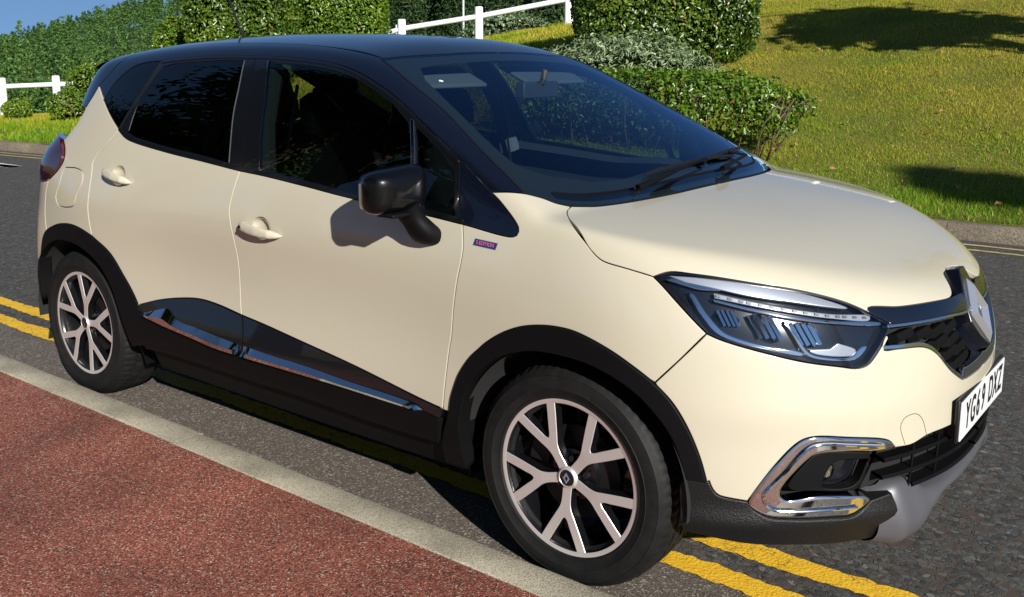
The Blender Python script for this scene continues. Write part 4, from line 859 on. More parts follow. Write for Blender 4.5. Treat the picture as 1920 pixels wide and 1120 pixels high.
# ---- lower cladding
_e0 = [CURVES['chrome_bot_r'][0], CURVES['clad_top_r'][0] + (0, 0, -.02)]
both('gloss_cladding', loop('clad_top_r', 'door_gap_m_low[:4]', '-chrome_bot_r', _e0), SIDE, 'piano_black', rear_door, gap=.0015, offset=lambda P: .002 + .10 * np.clip(.59 - P[:, 2], 0, .2), thick=.02)
both('lower_cladding', loop('chrome_bot_r', 'door_gap_m_low[3:]', '-clad_bottom_r', [CURVES['clad_bottom_r'][0], CURVES['clad_bottom_r'][0] + (-.01, 0, .08), CURVES['clad_top_r'][0] + (0, 0, -.022)], _e0[::-1]), SIDE, 'sill_plastic', rear_door, gap=.001, offset=.013, thick=.03)
both('gloss_cladding', loop('clad_top_f', 'door_gap_f_low[:2]', [CURVES['door_gap_f_low'][1], CURVES['chrome_bot_f'][-1]], '-chrome_bot_f', '-door_gap_m_low[:4]'), SIDE, 'piano_black', front_door, gap=.0015, offset=lambda P: .002 + .10 * np.clip(np.interp(P[:, 0], [-1.435, -.44], [.57, .445]) - P[:, 2], 0, .2), thick=.02)
both('lower_cladding', loop('chrome_bot_f', [CURVES['chrome_bot_f'][-1], CURVES['door_gap_f_low'][1]], 'door_gap_f_low[1:]', '-clad_bottom_f', '-door_gap_m_low[3:]'), SIDE, 'sill_plastic', front_door, gap=.001, offset=.013, thick=.03)
def strip(top, bot, parents, slim=1.):
    A = catmull(CURVES[top], .012); B_ = catmull(CURVES[bot], .012)
    n = 70; A = resamp(A, n); B_ = resamp(B_, n)
    M = A * .42 + B_ * .58
    taper = np.clip(np.minimum(np.arange(n), np.arange(n)[::-1]) / 5., 0, 1)[:, None]
    na, nb, nm = normal(A), normal(B_), normal(M)
    sl = np.linspace(1., slim, n)[:, None]
    R = [A + na * .006, A + na * .015 * sl, M + nm * (.018 + .021 * taper) * sl, B_ + nb * .033 * sl, B_ + nb * .006]
    V = np.vstack(R); Fc = [(r * n + i, r * n + i + 1, (r + 1) * n + i + 1, (r + 1) * n + i) for r in range(4) for i in range(n - 1)]
    for s_, p_ in zip((-1, 1), parents):
        mesh_from('chrome_strip', V * ([1, 1, 1] if s_ < 0 else [1, -1, 1]), Fc, 'chrome', p_, recalc=False, sharp=20)
def resamp(P, n):
    s = np.concatenate([[0], np.cumsum(np.linalg.norm(np.diff(P, axis=0), axis=1))]); t = np.linspace(0, s[-1], n)
    return np.stack([np.interp(t, s, P[:, k]) for k in range(3)], 1)
strip('chrome_top_r', 'chrome_bot_r', rear_door)
strip('chrome_top_f', 'chrome_bot_f', front_door, .62)
_s0 = [(-2.08, -.85, .32), (-1.6, -.85, .325), (-1., -.85, .322), (-.44, -.85, .322)]
both('sill', loop(onskin(_s0, SIDE), onskin([(-.42, -.82, .215), (-1., -.82, .21), (-1.6, -.82, .21), (-2.06, -.82, .215)], SIDE)), SIDE, 'matte_plastic', PR, gap=0, offset=-.022, thick=.05)

# ---- wheel arch trims
def arch(outer, cx, cz, w, name):
    P = catmull(outer, .015)
    d = np.array([cx, 0, cz]) - P; d[:, 1] = 0; d /= np.linalg.norm(d, axis=1)[:, None]
    return np.vstack([P, (P + d * w)[::-1]])
_af = np.vstack([[(-.455, -.87, .255), (-.452, -.87, .33)], CURVES['arch_front_upper'], CURVES['arch_front_lower'][1:]])
_afi = catmull(np.array([(-.365, -.87, .255), (-.372, -.87, .34), (-.365, -.87, .44), (-.325, -.87, .55), (-.24, -.87, .635), (-.12, -.87, .687), (0, -.87, .700), (.12, -.87, .688), (.24, -.87, .637), (.325, -.86, .55), (.358, -.85, .47), (.366, -.84, .425)]), .015)
arch_f = both('wheel_arch_trim', [np.vstack([catmull(_af, .015), _afi[::-1]])], (.05, -1, .02), 'matte_plastic', PR, gap=.0005, bev=.004, offset=.008, thick=.05, grid=.018)
_ar = np.vstack([[(-2.93, -.86, .40), (-2.91, -.86, .53)], CURVES['arch_rear'], [CURVES['arch_rear'][-1] + (.012, 0, -.06), (-2.055, -.87, .335)]])
_cxr = -2.606
_ari = catmull(np.array([(_cxr - .355, -.85, .36), (_cxr - .355, -.85, .46), (_cxr - .32, -.86, .55), (_cxr - .235, -.87, .635), (_cxr - .12, -.87, .69), (_cxr, -.87, .705), (_cxr + .12, -.87, .69), (_cxr + .24, -.87, .637), (_cxr + .33, -.87, .545), (_cxr + .385, -.87, .44), (_cxr + .43, -.87, .31)]), .015)
arch_r = both('wheel_arch_trim', [np.vstack([catmull(_ar, .015), _ari[::-1]])], (-.05, -1, .02), 'matte_plastic', PR, gap=.0005, bev=.004, offset=.008, thick=.05, grid=.018)
# ---- headlights: clear lens over a dark housing with bright pieces at several depths
HD = (.62, -.70, .36)
_lamp = loop('lamp_top', 'lamp_tip', 'lamp_bottom', 'lamp_rear', step=.01)
lamp_arr = panel_arrays([_lamp], HD, gap=.002, offset=.001, thick=.02, grid=.02)
house_arr = panel_arrays([_lamp], HD, gap=.003, offset=-.030, thick=.002, grid=.02)
lamps = [put('headlight', lamp_arr, 'lens_glass', car, -1), put('headlight', lamp_arr, 'lens_glass', car, 1)]
for s, o in zip((-1, 1), lamps):
    put('lamp_housing', house_arr, 'lamp_black', o, s)
# dark rim round the lens
_e = panel_arrays([_lamp, shrink(_lamp, HD, .007)], HD, gap=.002, offset=-.002, thick=.025, grid=.02)
for s, o in zip((-1, 1), lamps): put('lamp_bezel', _e, 'gloss_black', o, s)
def lamp_piece(nm, cv, mat, off, th=.01, bev=.0025):
    a = panel_arrays([loop(CURVES[cv], step=.008)], HD, gap=0., bev=bev, offset=off, thick=th, grid=.012)
    for s, o in zip((-1, 1), lamps): put(nm, a, mat, o, s)
lamp_piece('upper_trim', 'hl_trim', 'lamp_silver', -.006)
lamp_piece('corner_light', 'hl_blue', 'chrome', -.009)
lamp_piece('led_strip', 'hl_led', 'lamp_white', -.012, .008)
lamp_piece('bright_line', 'hl_line', 'chrome', -.010, .012)
lamp_piece('running_light', 'hl_c1', 'chrome', -.012, .02, .004)
lamp_piece('running_light', 'hl_c2', 'chrome', -.012, .02, .004)
lamp_piece('lamp_block', 'hl_block', 'lamp_silver', -.018)
# led cells
_lc = CURVES['hl_led']; _lu = catmull(_lc[:5], .01); _ll = catmull(_lc[5:][::-1], .01)
cells = MB()
for t in np.linspace(.03, .97, 15):
    a = _lu[int(t * (len(_lu) - 1))]; b = _ll[int(t * (len(_ll) - 1))]; m = (a + b) / 2
    n = normal(m[None])[0]; m = m - n * .010
    t1 = (_lu[min(int(t * (len(_lu) - 1)) + 1, len(_lu) - 1)] - _lu[max(int(t * (len(_lu) - 1)) - 1, 0)]); t1 /= np.linalg.norm(t1)
    cells.box(m, (.011, .006, .004), np.stack([t1, np.cross(n, t1), n], 1))
for s, o in zip((-1, 1), lamps):
    V = np.array(cells.v) * ([1, 1, 1] if s < 0 else [1, -1, 1])
    mesh_from('led_cells', V, cells.f, 'satin_silver', o, smooth=False, recalc=True)
# reflector bowls
def bowl(cv):
    P = CURVES[cv]; c = P.mean(0); n = normal(c[None])[0]
    L = catmull(np.vstack([P, P[:1]]), .006)[:-1]; L = L - normal(L) * .012
    V = [L]; k = len(L)
    for q, dep in ((.85, .010), (.6, .020), (.3, .026)):
        V.append(c - n * .012 + (L - (c - n * .012)) * q - n * dep)
    V = np.vstack(V + [(c - n * .040)[None]])
    Fc = [(r * k + i, r * k + (i + 1) % k, (r + 1) * k + (i + 1) % k, (r + 1) * k + i) for r in range(3) for i in range(k)]
    Fc += [(3 * k + i, 3 * k + (i + 1) % k, 4 * k) for i in range(k)]
    return V, Fc
for cv in ('hl_p1', 'hl_p2', 'hl_p3'):
    V, Fc = bowl(cv)
    c = CURVES[cv].mean(0); n = normal(c[None])[0]; R = CURVES[cv] - c
    rad = np.linalg.norm(R, axis=1).mean()
    fwd = np.cross([0, 0, 1.], n); fwd /= np.linalg.norm(fwd); up2 = np.cross(n, fwd)
    fins = MB()
    for q in (-.55, -.1, .35, .75):
        a_ = c + fwd * rad * (q - .35) + up2 * rad * .75 - n * .022; b_ = c + fwd * rad * (q + .35) - up2 * rad * .75 - n * .016
        t_ = b_ - a_; ll = np.linalg.norm(t_); t_ /= ll; w_ = np.cross(n, t_)
        fins.box((a_ + b_) / 2, (ll, rad * .26, .010), np.stack([t_, w_ * .92 + n * .38, n * .92 - w_ * .38], 1))
    for s, o in zip((-1, 1), lamps):
        mesh_from('reflector', V * ([1, 1, 1] if s < 0 else [1, -1, 1]), Fc, 'chrome', o, recalc=True, smooth=False)
        mesh_from('lamp_crystal', np.array(fins.v) * ([1, 1, 1] if s < 0 else [1, -1, 1]), fins.f, 'chrome', o, smooth=False, recalc=True)

# ---- upper grille
_ghf = CURVES['hood_front']
_gtop = np.vstack([_ghf[:5], onskin([(.83, -.05, .84), (.835, 0, .84)], (1, 0, .3))])
_gbase0 = np.vstack([CURVES['grille_base'][:4], onskin([(.9, 0, .628)], (1, 0, 0))])
_gl = loop(_ghf[::-1], 'lamp_tip', [CURVES['lamp_tip'][-1], CURVES['lamp_bottom'][1]], 'grille_bottom', _gbase0, onskin([(.9, 0, z) for z in np.linspace(.65, .87, 10)], (1, 0, .2)))
_gl = loop(onskin([(.762, 0, .9)], (.4, 0, 1)), _ghf[::-1], 'lamp_tip', 'grille_bottom', _gbase0, onskin([(.9, 0, z) for z in np.linspace(.65, .88, 10)], (1, 0, .2)))
grille = centre('grille', _gl, (.9, -.3, .25), 'dark_void', car, gap=.001, offset=-.045, thick=.001, grid=.02)
_gt = np.vstack([CURVES['lamp_tip'][-1:], CURVES['grille_top'], onskin([(.855, 0, .803)], (1, 0, .2))])
_band = loop(_ghf[:5][::-1], 'lamp_tip', _gt[1:], onskin([(.85, 0, .83), (.83, -.03, .846)], (1, 0, .3)))
centre('gloss_band', _band, (.85, -.25, .45), 'gloss_black', grille, gap=.001, offset=-.002, thick=.035, grid=.015)
_gc = catmull(_gt[1:], .01)
centre('chrome_line', loop(_gc, (_gc + (.0, 0, -.008))[::-1], step=.008), (.9, -.3, .2), 'chrome', grille, gap=0, bev=.002, offset=.0, thick=.02, grid=.01)
_glow = np.vstack([CURVES['grille_bottom'][2:]]); _lo = catmull(_glow, .01)
_w = np.interp(np.linspace(0, 1, len(_lo)), [0, .35, .7, 1], [.010, .012, .010, .012])
_up = _lo.copy(); _up[:, 2] += _w
both('chrome_trim', np.vstack([_lo, _up[::-1]]), (.85, -.45, .1), 'chrome', [grille, grille], gap=0, bev=.002, offset=-.001, thick=.03, grid=.01)
_b0 = catmull(_gbase0, .01); _b1 = _b0.copy(); _b1[:, 2] += np.interp(-_b0[:, 1], [0, .2], [.038, .030]); _b1[:, 1] = np.where(np.abs(_b0[:, 1]) < .002, 0, _b1[:, 1] * .93)
centre('chrome_base', loop(_b0, _b1[::-1], step=.008), (1, -.1, .15), 'chrome', grille, gap=0, bev=.003, offset=-.002, thick=.03, grid=.01)
def zg(*p): return [(1680 + a * .2679, 480 + b * .2679) for a, b in p]
FIN = [(.775, -.415, .79), (.806, -.345, .785), (.832, -.27, .782), (.850, -.205, .778), (.852, -.20, .745), (.832, -.27, .750), (.856, -.225, .712), (.866, -.16, .715), (.866, -.19, .675), (.872, -.145, .68), (.874, -.15, .645)]
for (x, y, z) in FIN:
    P = onskin([(x, y, z)], (1, -.2, 0))[0]; n = normal(P[None])[0]; P = P - n * .030
    t = np.cross([0, 0, 1.], n); t /= np.linalg.norm(t); u = np.cross(n, t)
    for s in (-1, 1):
        m = MB()
        prof = [(-.016, -.012), (.016, -.012), (.020, 0), (.014, .012), (-.012, .012), (-.020, 0)]
        V = []
        for (l, sh) in ((-.030, -.006), (.030, .006)):
            for (a, b) in prof: V.append(P + t * (l + a * .4) + u * (b + sh) + n * (a * .6 + .004))
        m.add(np.array(V) * [1, 1 if s < 0 else -1, 1], [(i, (i + 1) % 6, 6 + (i + 1) % 6, 6 + i) for i in range(6)] + [tuple(range(6)), tuple(range(6, 12))])
        m.build('grille_fin', 'sill_plastic', grille, sharp=30)
# emblem plinth and diamond
def prism(outline, z0, z1, C, ex, ey, ez, inner=None, top_scale=1.0):
    """outline (a,b) list, extruded along ez; inner = hole outline of the same count"""
    n = len(outline); V = []; Fc = []
    P = lambda a, b, c: C + ex * a + ey * b + ez * c
    cx = np.mean([a for a, b in outline]); cy = np.mean([b for a, b in outline])
    for (a, b) in outline: V.append(P(a, b, z0))
    for (a, b) in outline: V.append(P(cx + (a - cx) * top_scale, cy + (b - cy) * top_scale, z1))
    Fc += [(i, (i + 1) % n, n + (i + 1) % n, n + i) for i in range(n)]
    if inner is None:
        Fc += [tuple(range(n)), tuple(range(n, 2 * n))]
    else:
        for (a, b) in inner: V.append(P(a, b, z1))
        for (a, b) in inner: V.append(P(a, b, z0))
        Fc += [(n + i, n + (i + 1) % n, 2 * n + (i + 1) % n, 2 * n + i) for i in range(n)]
        Fc += [(2 * n + i, 2 * n + (i + 1) % n, 3 * n + (i + 1) % n, 3 * n + i) for i in range(n)]
    return V, Fc
def diamond(C, ex, ey, ez, w, h, d, parent, name='emblem', mat='chrome'):
    """open lozenge with a ridge running round it"""
    q = .46
    rings = [([(0, h), (w, 0), (0, -h), (-w, 0)], -.3 * d), ([(0, h), (w, 0), (0, -h), (-w, 0)], .1 * d), ([(0, h * .74), (w * .74, 0), (0, -h * .74), (-w * .74, 0)], d), ([(0, h * q), (w * q, 0), (0, -h * q), (-w * q, 0)], .1 * d), ([(0, h * q), (w * q, 0), (0, -h * q), (-w * q, 0)], -.3 * d)]
    V = []
    for ring, z in rings: V += [C + ex * a + ey * b + ez * z for a, b in ring]
    Fc = [(r * 4 + i, r * 4 + (i + 1) % 4, (r + 1) * 4 + (i + 1) % 4, (r + 1) * 4 + i) for r in range(4) for i in range(4)]
    return MB().add(V, Fc).build(name, mat, parent, smooth=False, sharp=None)
ez = np.array([.915, 0, .403]); ez /= np.linalg.norm(ez); ex = np.array([0, 1., 0]); ey = np.cross(ez, ex)
EC = np.array([.850, 0, .780])
pl = [(-.098, -.02), (-.06, -.075), (0, -.118), (.06, -.075), (.098, -.02), (.080, .05), (.050, .10), (.030, .142), (-.030, .142), (-.050, .10), (-.080, .05)]
m = MB().add(*prism(pl, -.05, .008, EC, ex, ey, ez, top_scale=.92))
plinth = m.build('emblem_plinth', 'gloss_black', grille, sharp=35, bevel=.003)
diamond(EC + ez * .009, ex, ey, ez, .074, .098, .016, plinth, mat='emblem_silver')

# ---- fog lights, lower intake, skid plate, number plate
FD = (.8, -.6, .05)
fog_arr = panel_arrays([loop('fog_outer_top', 'fog_inner', '-fog_outer_bottom', step=.01)], FD, gap=.0005, bev=.008, offset=.006, thick=.03, grid=.012)
fogs = [put('fog_surround', fog_arr, 'chrome', bumper, s) for s in (-1, 1)]
_fi = CURVES['fog_inner']; _mid1 = (np.array(CURVES['fog_outer_top'][1:-1]) * .55)
_fh = loop('fog_face', step=.01); _fo = loop('fog_hole', step=.01)
a1 = panel_arrays([_fh, _fo], FD, gap=0., bev=.004, offset=-.012, thick=.03, grid=.015)
a2 = panel_arrays([_fo], FD, gap=-.004, bev=.001, offset=-.055, thick=.001, grid=.02)
_fbk = loop('fog_outer_top', [CURVES['fog_outer_top'][-1], CURVES['fog_outer_bottom'][-1]], '-fog_outer_bottom')
a3 = panel_arrays([shrink(_fbk, FD, .012)], FD, gap=0., bev=.001, offset=-.060, thick=.001, grid=.02)
fc = CURVES['fog_lamp'][0]; fn_ = normal(fc[None])[0]
for s, o in zip((-1, 1), fogs):
    put('fog_housing', a1, 'matte_plastic', o, s)
    put('fog_recess', a2, 'lamp_black', o, s)
    put('fog_backing', a3, 'dark_void', o, s)
    ax = np.array([.9, -.35, 0]); ax /= np.linalg.norm(ax); e1_, e2_, e3_ = frame(ax)
    V, Fc = [], []
    prof = [(0, .006), (.014, .004), (.021, .0), (.022, -.01), (.030, -.012), (.032, -.05)]
    Q, Fq = sgrid(len(prof), 24, lambda i, j: fc - fn_ * .022 + e3_ * prof[i][1] + (e1_ * math.cos(j * math.pi / 12) + e2_ * math.sin(j * math.pi / 12)) * prof[i][0], closed_v=True)
    mesh_from('fog_lamp', np.array(Q) * [1, 1 if s < 0 else -1, 1], Fq, ['chrome', 'matte_plastic'], o, recalc=True, fmat=[0 if k < 24 * 3 else 1 for k in range(len(Fq))])
_fl = catmull(CURVES['fog_bar'], .01); _fln = normal(_fl)
for s, o in zip((-1, 1), fogs):
    b_ = MB().tube((_fl + _fln * .011) * [1, 1 if s < 0 else -1, 1], .0042, 8); b_.build('light_bar', 'chrome', o)
# lower intake
_it = np.vstack([CURVES['intake_top'], _lowc]); _ib = np.vstack([CURVES['skid_top'][:2], onskin([(.80, -.38, .35), (.85, -.25, .32), (.87, -.12, .315), (.875, 0, .315)], (1, -.3, 0))])
_il = loop(_it, onskin([(.9, 0, z) for z in np.linspace(.5, .33, 6)], (1, 0, 0)), _ib[::-1], [CURVES['fog_outer_bottom'][-1], CURVES['fog_outer_top'][-1]])
intake = centre('lower_intake', _il, (.9, -.4, 0), 'dark_void', car, gap=.001, offset=-.05, thick=.001, grid=.025)
for nm in ('slat1', 'slat2', 'slat3'):
    c0 = CURVES[nm]; z1 = {'slat1': .470, 'slat2': .420, 'slat3': .372}[nm]
    ys = np.linspace(-.520 if nm != 'slat3' else -.40, 0, 14)
    zz = np.interp(ys, [-.55, -.35, 0], [z1 - .008, z1, z1 + .004])
    P = onskin([(.85, y, z) for y, z in zip(ys, zz)], (1, -.25, 0)); nn = normal(P)
    V = []
    for s_, dz, dn in ((0, .006, -.010), (0, .0, -.004), (0, -.006, -.010), (0, -.004, -.045), (0, .004, -.045)):
        V.append(P + nn * dn + np.array([0, 0, dz]))
    V = np.vstack(V); k = len(P)
    Fc = [(r * k + i, r * k + i + 1, ((r + 1) % 5) * k + i + 1, ((r + 1) % 5) * k + i) for r in range(5) for i in range(k - 1)]
    V2 = np.vstack([V, V * _XZ]); Fc = Fc + [tuple(q + 5 * k for q in f[::-1]) for f in Fc]
    mesh_from('intake_slat', V2, Fc, 'sill_plastic', intake, recalc=True, sharp=45)
for y in (-.395, -.28, .28, .395):
    P = onskin([(.85, -abs(y), z) for z in (.36, .42, .49)], (1, -.25, 0)); P = P - normal(P) * .02
    P[:, 1] = y
    MB().tube(P, .004, 6).build('intake_rib', 'sill_plastic', intake)
# grained lower valance
_bb = np.vstack([CURVES['black_bottom'][:4], [(.70, -.555, .238), (.775, -.462, .236)]])
_bk = loop('bumper_low_a', 'fog_outer_bottom', [CURVES['fog_outer_bottom'][-1], CURVES['skid_left'][0]], [CURVES['skid_left'][0], (.792, -.455, .33), (.797, -.448, .285), (.775, -.462, .236)], _bb[::-1], [_bb[0], (.362, -.825, .275), (.358, -.84, .34), (.362, -.845, .418), CURVES['bumper_low_a'][0]])
both('lower_valance', _bk, (.75, -.66, .05), 'grain_plastic', [bumper, bumper], gap=.001, bev=.004, offset=lambda P: .004 + .012 * np.exp(-((P[:, 2] - .315) / .03) ** 2), thick=.05, grid=.014)
# skid plate
SK = [(0, [(.80, .352), (.856, .338), (.868, .330), (.874, .320), (.870, .306), (.835, .296), (.66, .262)]),
      (.15, [(.80, .352), (.852, .338), (.864, .330), (.870, .320), (.866, .306), (.832, .295), (.66, .260)]),
      (.26, [(.79, .350), (.842, .337), (.854, .328), (.861, .317), (.857, .302), (.826, .290), (.65, .255)]),
      (.295, [(.785, .352), (.833, .341), (.848, .328), (.858, .310), (.854, .290), (.823, .268), (.65, .235)]),
      (.325, [(.778, .358), (.822, .350), (.838, .334), (.852, .304), (.850, .276), (.821, .245), (.65, .218)]),
      (.36, [(.768, .378), (.806, .374), (.824, .352), (.845, .305), (.846, .262), (.820, .226), (.64, .208)]),
      (.41, [(.755, .392), (.790, .388), (.806, .366), (.826, .315), (.832, .264), (.810, .222), (.63, .205)]),
      (.455, [(.745, .388), (.776, .380), (.790, .362), (.806, .316), (.811, .270), (.792, .226), (.61, .205)]),
      (.466, [(.742, .382), (.768, .374), (.781, .358), (.795, .316), (.798, .274), (.780, .230), (.60, .205)]),
      (.495, [(.70, .370), (.735, .364), (.748, .350), (.762, .316), (.765, .275), (.75, .235), (.58, .208)])]
ks = [k for k, _ in SK]; arr = np.array([v for _, v in SK])
yy = np.concatenate([np.linspace(0, .27, 10), np.linspace(.285, .495, 25)])
nsp = [[nspline(ks, arr[:, i, c]) for c in range(2)] for i in range(7)]
def skrow(y):
    pts = np.array([[nsp[i][0](abs(y)), y, nsp[i][1](abs(y))] for i in range(7)], float)
    return catmull(pts, .012)
rows = [skrow(y) for y in np.concatenate([-yy[::-1], yy[1:]])]
mrow = 40
rows = [resamp(r, mrow) for r in rows]
V = np.vstack(rows); Fc = [(i * mrow + j, (i + 1) * mrow + j, (i + 1) * mrow + j + 1, i * mrow + j + 1) for i in range(len(rows) - 1) for j in range(mrow - 1)]
skid = mesh_from('skid_plate', V, Fc, 'satin_silver', car, recalc=True)
# number plate
plate = MB().box((.884, 0, .5275), (.012, .535, .125)).build('plate_plinth', 'plate_black', car, smooth=False, bevel=.004)
MB().box((.852, 0, .5275), (.05, .50, .10)).build('plate_bracket', 'plate_black', plate, smooth=False)
MB().box((.8925, 0, .5275), (.005, .520, .111)).build('number_plate', 'plate_white', plate, smooth=False, bevel=.0012)
def text_mesh(s, name, mat, parent, size, C, ex, ey, sx=1.0, ext=.0006, align='CENTER', bold=0.):
    cu = bpy.data.curves.new(name, 'FONT'); cu.body = s; cu.size = size; cu.align_x = align; cu.align_y = 'CENTER'
    cu.extrude = ext; cu.offset = bold
    to = bpy.data.objects.new(name, cu); COL.objects.link(to)
    dg = bpy.context.evaluated_depsgraph_get()
    me = bpy.data.meshes.new_from_object(to.evaluated_get(dg))
    bpy.data.objects.remove(to)
    ezv = np.cross(ex, ey)
    co = np.zeros(len(me.vertices) * 3); me.vertices.foreach_get('co', co); co = co.reshape(-1, 3)
    W = np.array(C) + co[:, :1] * sx * ex + co[:, 1:2] * ey + co[:, 2:3] * ezv
    me.vertices.foreach_set('co', W.ravel()); me.materials.clear(); me.materials.append(MATS[mat]); me.update()
    return link_mesh(name, me, parent)
_px = -.217
for ch in 'YG69 DXZ':
    if ch == ' ': _px += .033; continue
    text_mesh(ch, 'plate_character', 'plate_black', plate, .111, (.8955, _px + .025, .5275), np.array([0, 1., 0]), np.array([0, 0, 1.]), sx=.70, bold=.0020)
    _px += .061
for y in (-.235, .235): MB().tube([(.894, y, .545), (.8965, y, .545)], .005, 12).build('plate_screw', 'plate_white', plate)
# towing eye cover outline
both('tow_cover', surf_strip(curve('towcover', .006), -.0008, .0008, FD), FD, 'rubber', [bumper, bumper], gap=0, bev=.0003, offset=.0004, thick=.001, grid=.02)

# ---- wheels
def lathe(prof, nseg, C, side, mod=None):
    """prof: (r, w) w outward; axis along -y (near side)"""
    V, Fc = sgrid(nseg, len(prof), lambda i, j: (C[0] + (prof[j][0] + (mod(i, j) if mod else 0)) * math.cos(2 * math.pi * i / nseg), C[1] + side * prof[j][1], C[2] + (prof[j][0] + (mod(i, j) if mod else 0)) * math.sin(2 * math.pi * i / nseg)), closed_u=True)
    return np.array(V), Fc
Y_UP = [(.030, .0150), (.074, .0155), (.094, .0200), (.118, .0325), (.168, .0590), (.2225, .0860), (.2290, .0560), (.190, .0375), (.148, .0165), (.128, .0065), (.1230, 0.)]
def wheel(cx, cz, ytr, side, ang, steer=0.):
    C = np.array([cx, side * ytr, cz])
    nseg = 192
    tp = [(.206, -.020), (.226, -.004), (.232, .004), (.238, .0085), (.241, .0075), (.244, .0085), (.262, .0155), (.264, .0170), (.266, .0155), (.282, .0150), (.298, .0100), (.300, .0110), (.302, .0080), (.312, .0020), (.3185, -.0060), (.3225, -.0140), (.3240, -.0200),
          (.3285, -.0340), (.3288, -.0500), (.3215, -.0520), (.3215, -.0600), (.3292, -.0620), (.3297, -.0920), (.3222, -.0940), (.3222, -.1040), (.3297, -.1060), (.3292, -.1360), (.3215, -.1380), (.3215, -.1460), (.3288, -.1480), (.3280, -.1640), (.3225, -.1840), (.312, -.198), (.280, -.208), (.240, -.198), (.206, -.180)]
    def tread(i, j):
        if 14 <= j <= 18 or 29 <= j <= 31: return -.0034 if i % 3 == 0 else 0
        if j in (21, 22, 25, 26): return -.005 if (i + 2) % 6 == 0 else 0
        if j in (8, 9, 10) and (i % 192) in range(40, 74) and i % 3: return .0009
        return 0
    V, Fc = lathe(tp, nseg, C, side, tread)
    V[:, 2] = np.maximum(V[:, 2], .001 + .004 * np.abs(V[:, 1] / .9 - side) * 0)
    # barrel with lip: the wheel itself
    rp = [(.2185, .0015), (.2245, .0030), (.2330, .0030), (.2350, .0005), (.2340, -.004), (.226, -.010), (.2200, -.004), (.2160, -.010), (.2080, -.045), (.2000, -.12), (.198, -.185), (.19, -.185), (.06, -.10)]
    Vr, Fr = lathe(rp, 96, C, side)
    fm = [0 if (k % (len(rp) - 1)) in (0, 1, 2) else 1 for k in range(len(Fr))]
    w = mesh_from('wheel', Vr, Fr, ['alloy', 'wheel_black'], car, fmat=fm, recalc=True, sharp=40)
    mesh_from('tyre', V, Fc, 'tyre', w, recalc=True, sharp=30)
    for k in range(5):
        a = math.radians(ang + 72 * k)
        ca, sa = math.cos(a), math.sin(a)
        up = Y_UP; lo = [(u, -v) for u, v in Y_UP[::-1][1:]]
        O2 = catmull(np.array([(u, v, 0.) for u, v in up[:6]]), .006)[:, :2].tolist() + catmull(np.array([(u, v, 0.) for u, v in up[6:]]), .006)[:, :2].tolist()
        O2 = O2 + [(u, -v) for u, v in O2[::-1][1:]]
        O2 = np.array(O2)
        n = len(O2)
        def Wd(p, dep):
            r = np.hypot(p[:, 0], p[:, 1]); bulge = -.006 * np.clip((.10 - r) / .10, 0, 1) + dep
            return np.stack([C[0] + p[:, 0] * ca - p[:, 1] * sa, C[1] + side * (bulge + .0012), C[2] + p[:, 0] * sa + p[:, 1] * ca], 1)
        q = inset(O2, .0012 if area2(O2) > 0 else -.0012)
        q2 = inset(O2, -.004 if area2(O2) > 0 else .004)
        top = Wd(q, 0.); r1 = Wd(O2, -.0014); r2 = Wd(q2, -.026)
        tri = delaunay_2d_cdt([Vector(p) for p in q], [(i, (i + 1) % n) for i in range(n)], [], 0, 1e-7)
        tf = np.array([tuple(f) for f in tri[2]]); vo = np.array([tuple(v) for v in tri[0]])
        ok = inside(vo[tf].mean(1), [q]); tf = tf[ok]
        Vs = np.vstack([top, r1, r2]); Fs = [tuple(f) for f in tf] + [(i, (i + 1) % n, n + (i + 1) % n, n + i) for i in range(n)] + [(n + i, n + (i + 1) % n, 2 * n + (i + 1) % n, 2 * n + i) for i in range(n)]
        fm = [0] * len(tf) + [0] * n + [1] * n
        mesh_from('spoke', Vs, Fs, ['alloy', 'wheel_black'], w, fmat=fm, recalc=True, sharp=30)
        # wheel nut in a dark pocket
        an = a + math.radians(36); nc = C + np.array([.052 * math.cos(an), 0, .052 * math.sin(an)])
        nut = MB().tube([nc + (0, side * -.03, 0), nc + (0, side * -.014, 0)], .0095, 6)
        nut.build('wheel_nut', 'disc_steel', w, smooth=False)
    hp = [(.0, .0060), (.012, .0058), (.0225, .0042), (.0235, .0020), (.0255, .0045), (.0275, .0040), (.0290, .0), (.034, -.004), (.036, -.03), (.075, -.034), (.076, -.06)]
    Vh, Fh = lathe(hp, 48, C, side)
    fm = [(1 if (k % (len(hp) - 1)) < 3 or (k % (len(hp) - 1)) > 6 else 0) for k in range(len(Fh))]
    hc = mesh_from('hub_cap', Vh, Fh, ['alloy', 'wheel_black'], w, fmat=fm, recalc=True, sharp=40)
    diamond(C + np.array([0, side * .0062, 0]), np.array([1., 0, 0]), np.array([0, 0, 1.]), np.array([0, float(side), 0]), .0115, .0170, .0025, w, 'hub_emblem')
    Vd, Fd = lathe([(.06, -.058), (.138, -.058), (.140, -.060), (.140, -.078), (.06, -.078)], 64, C, side)
    mesh_from('brake_disc', Vd, Fd, 'disc_steel', w, recalc=True, sharp=30)
    cal = MB()
    for t in np.linspace(-.35, .35, 6):
        pass
    sgn = -1 if cx > -1 else 1
    Vc, Fcx = sgrid(9, 4, lambda i, j: (C[0] + sgn * ([.095, .160, .160, .095][j]) * math.cos((i - 4) * .11 + .5), C[1] + side * ([-.040, -.040, -.095, -.095][j]), C[2] + ([.095, .160, .160, .095][j]) * math.sin((i - 4) * .11 + .5)), closed_v=True)
    mesh_from('brake_caliper', Vc, Fcx, 'disc_steel', w, recalc=True, sharp=40)
    if abs(steer) > 0:
        pass
    # liner
    lp = [(.375, .0), (.375, -.30)]
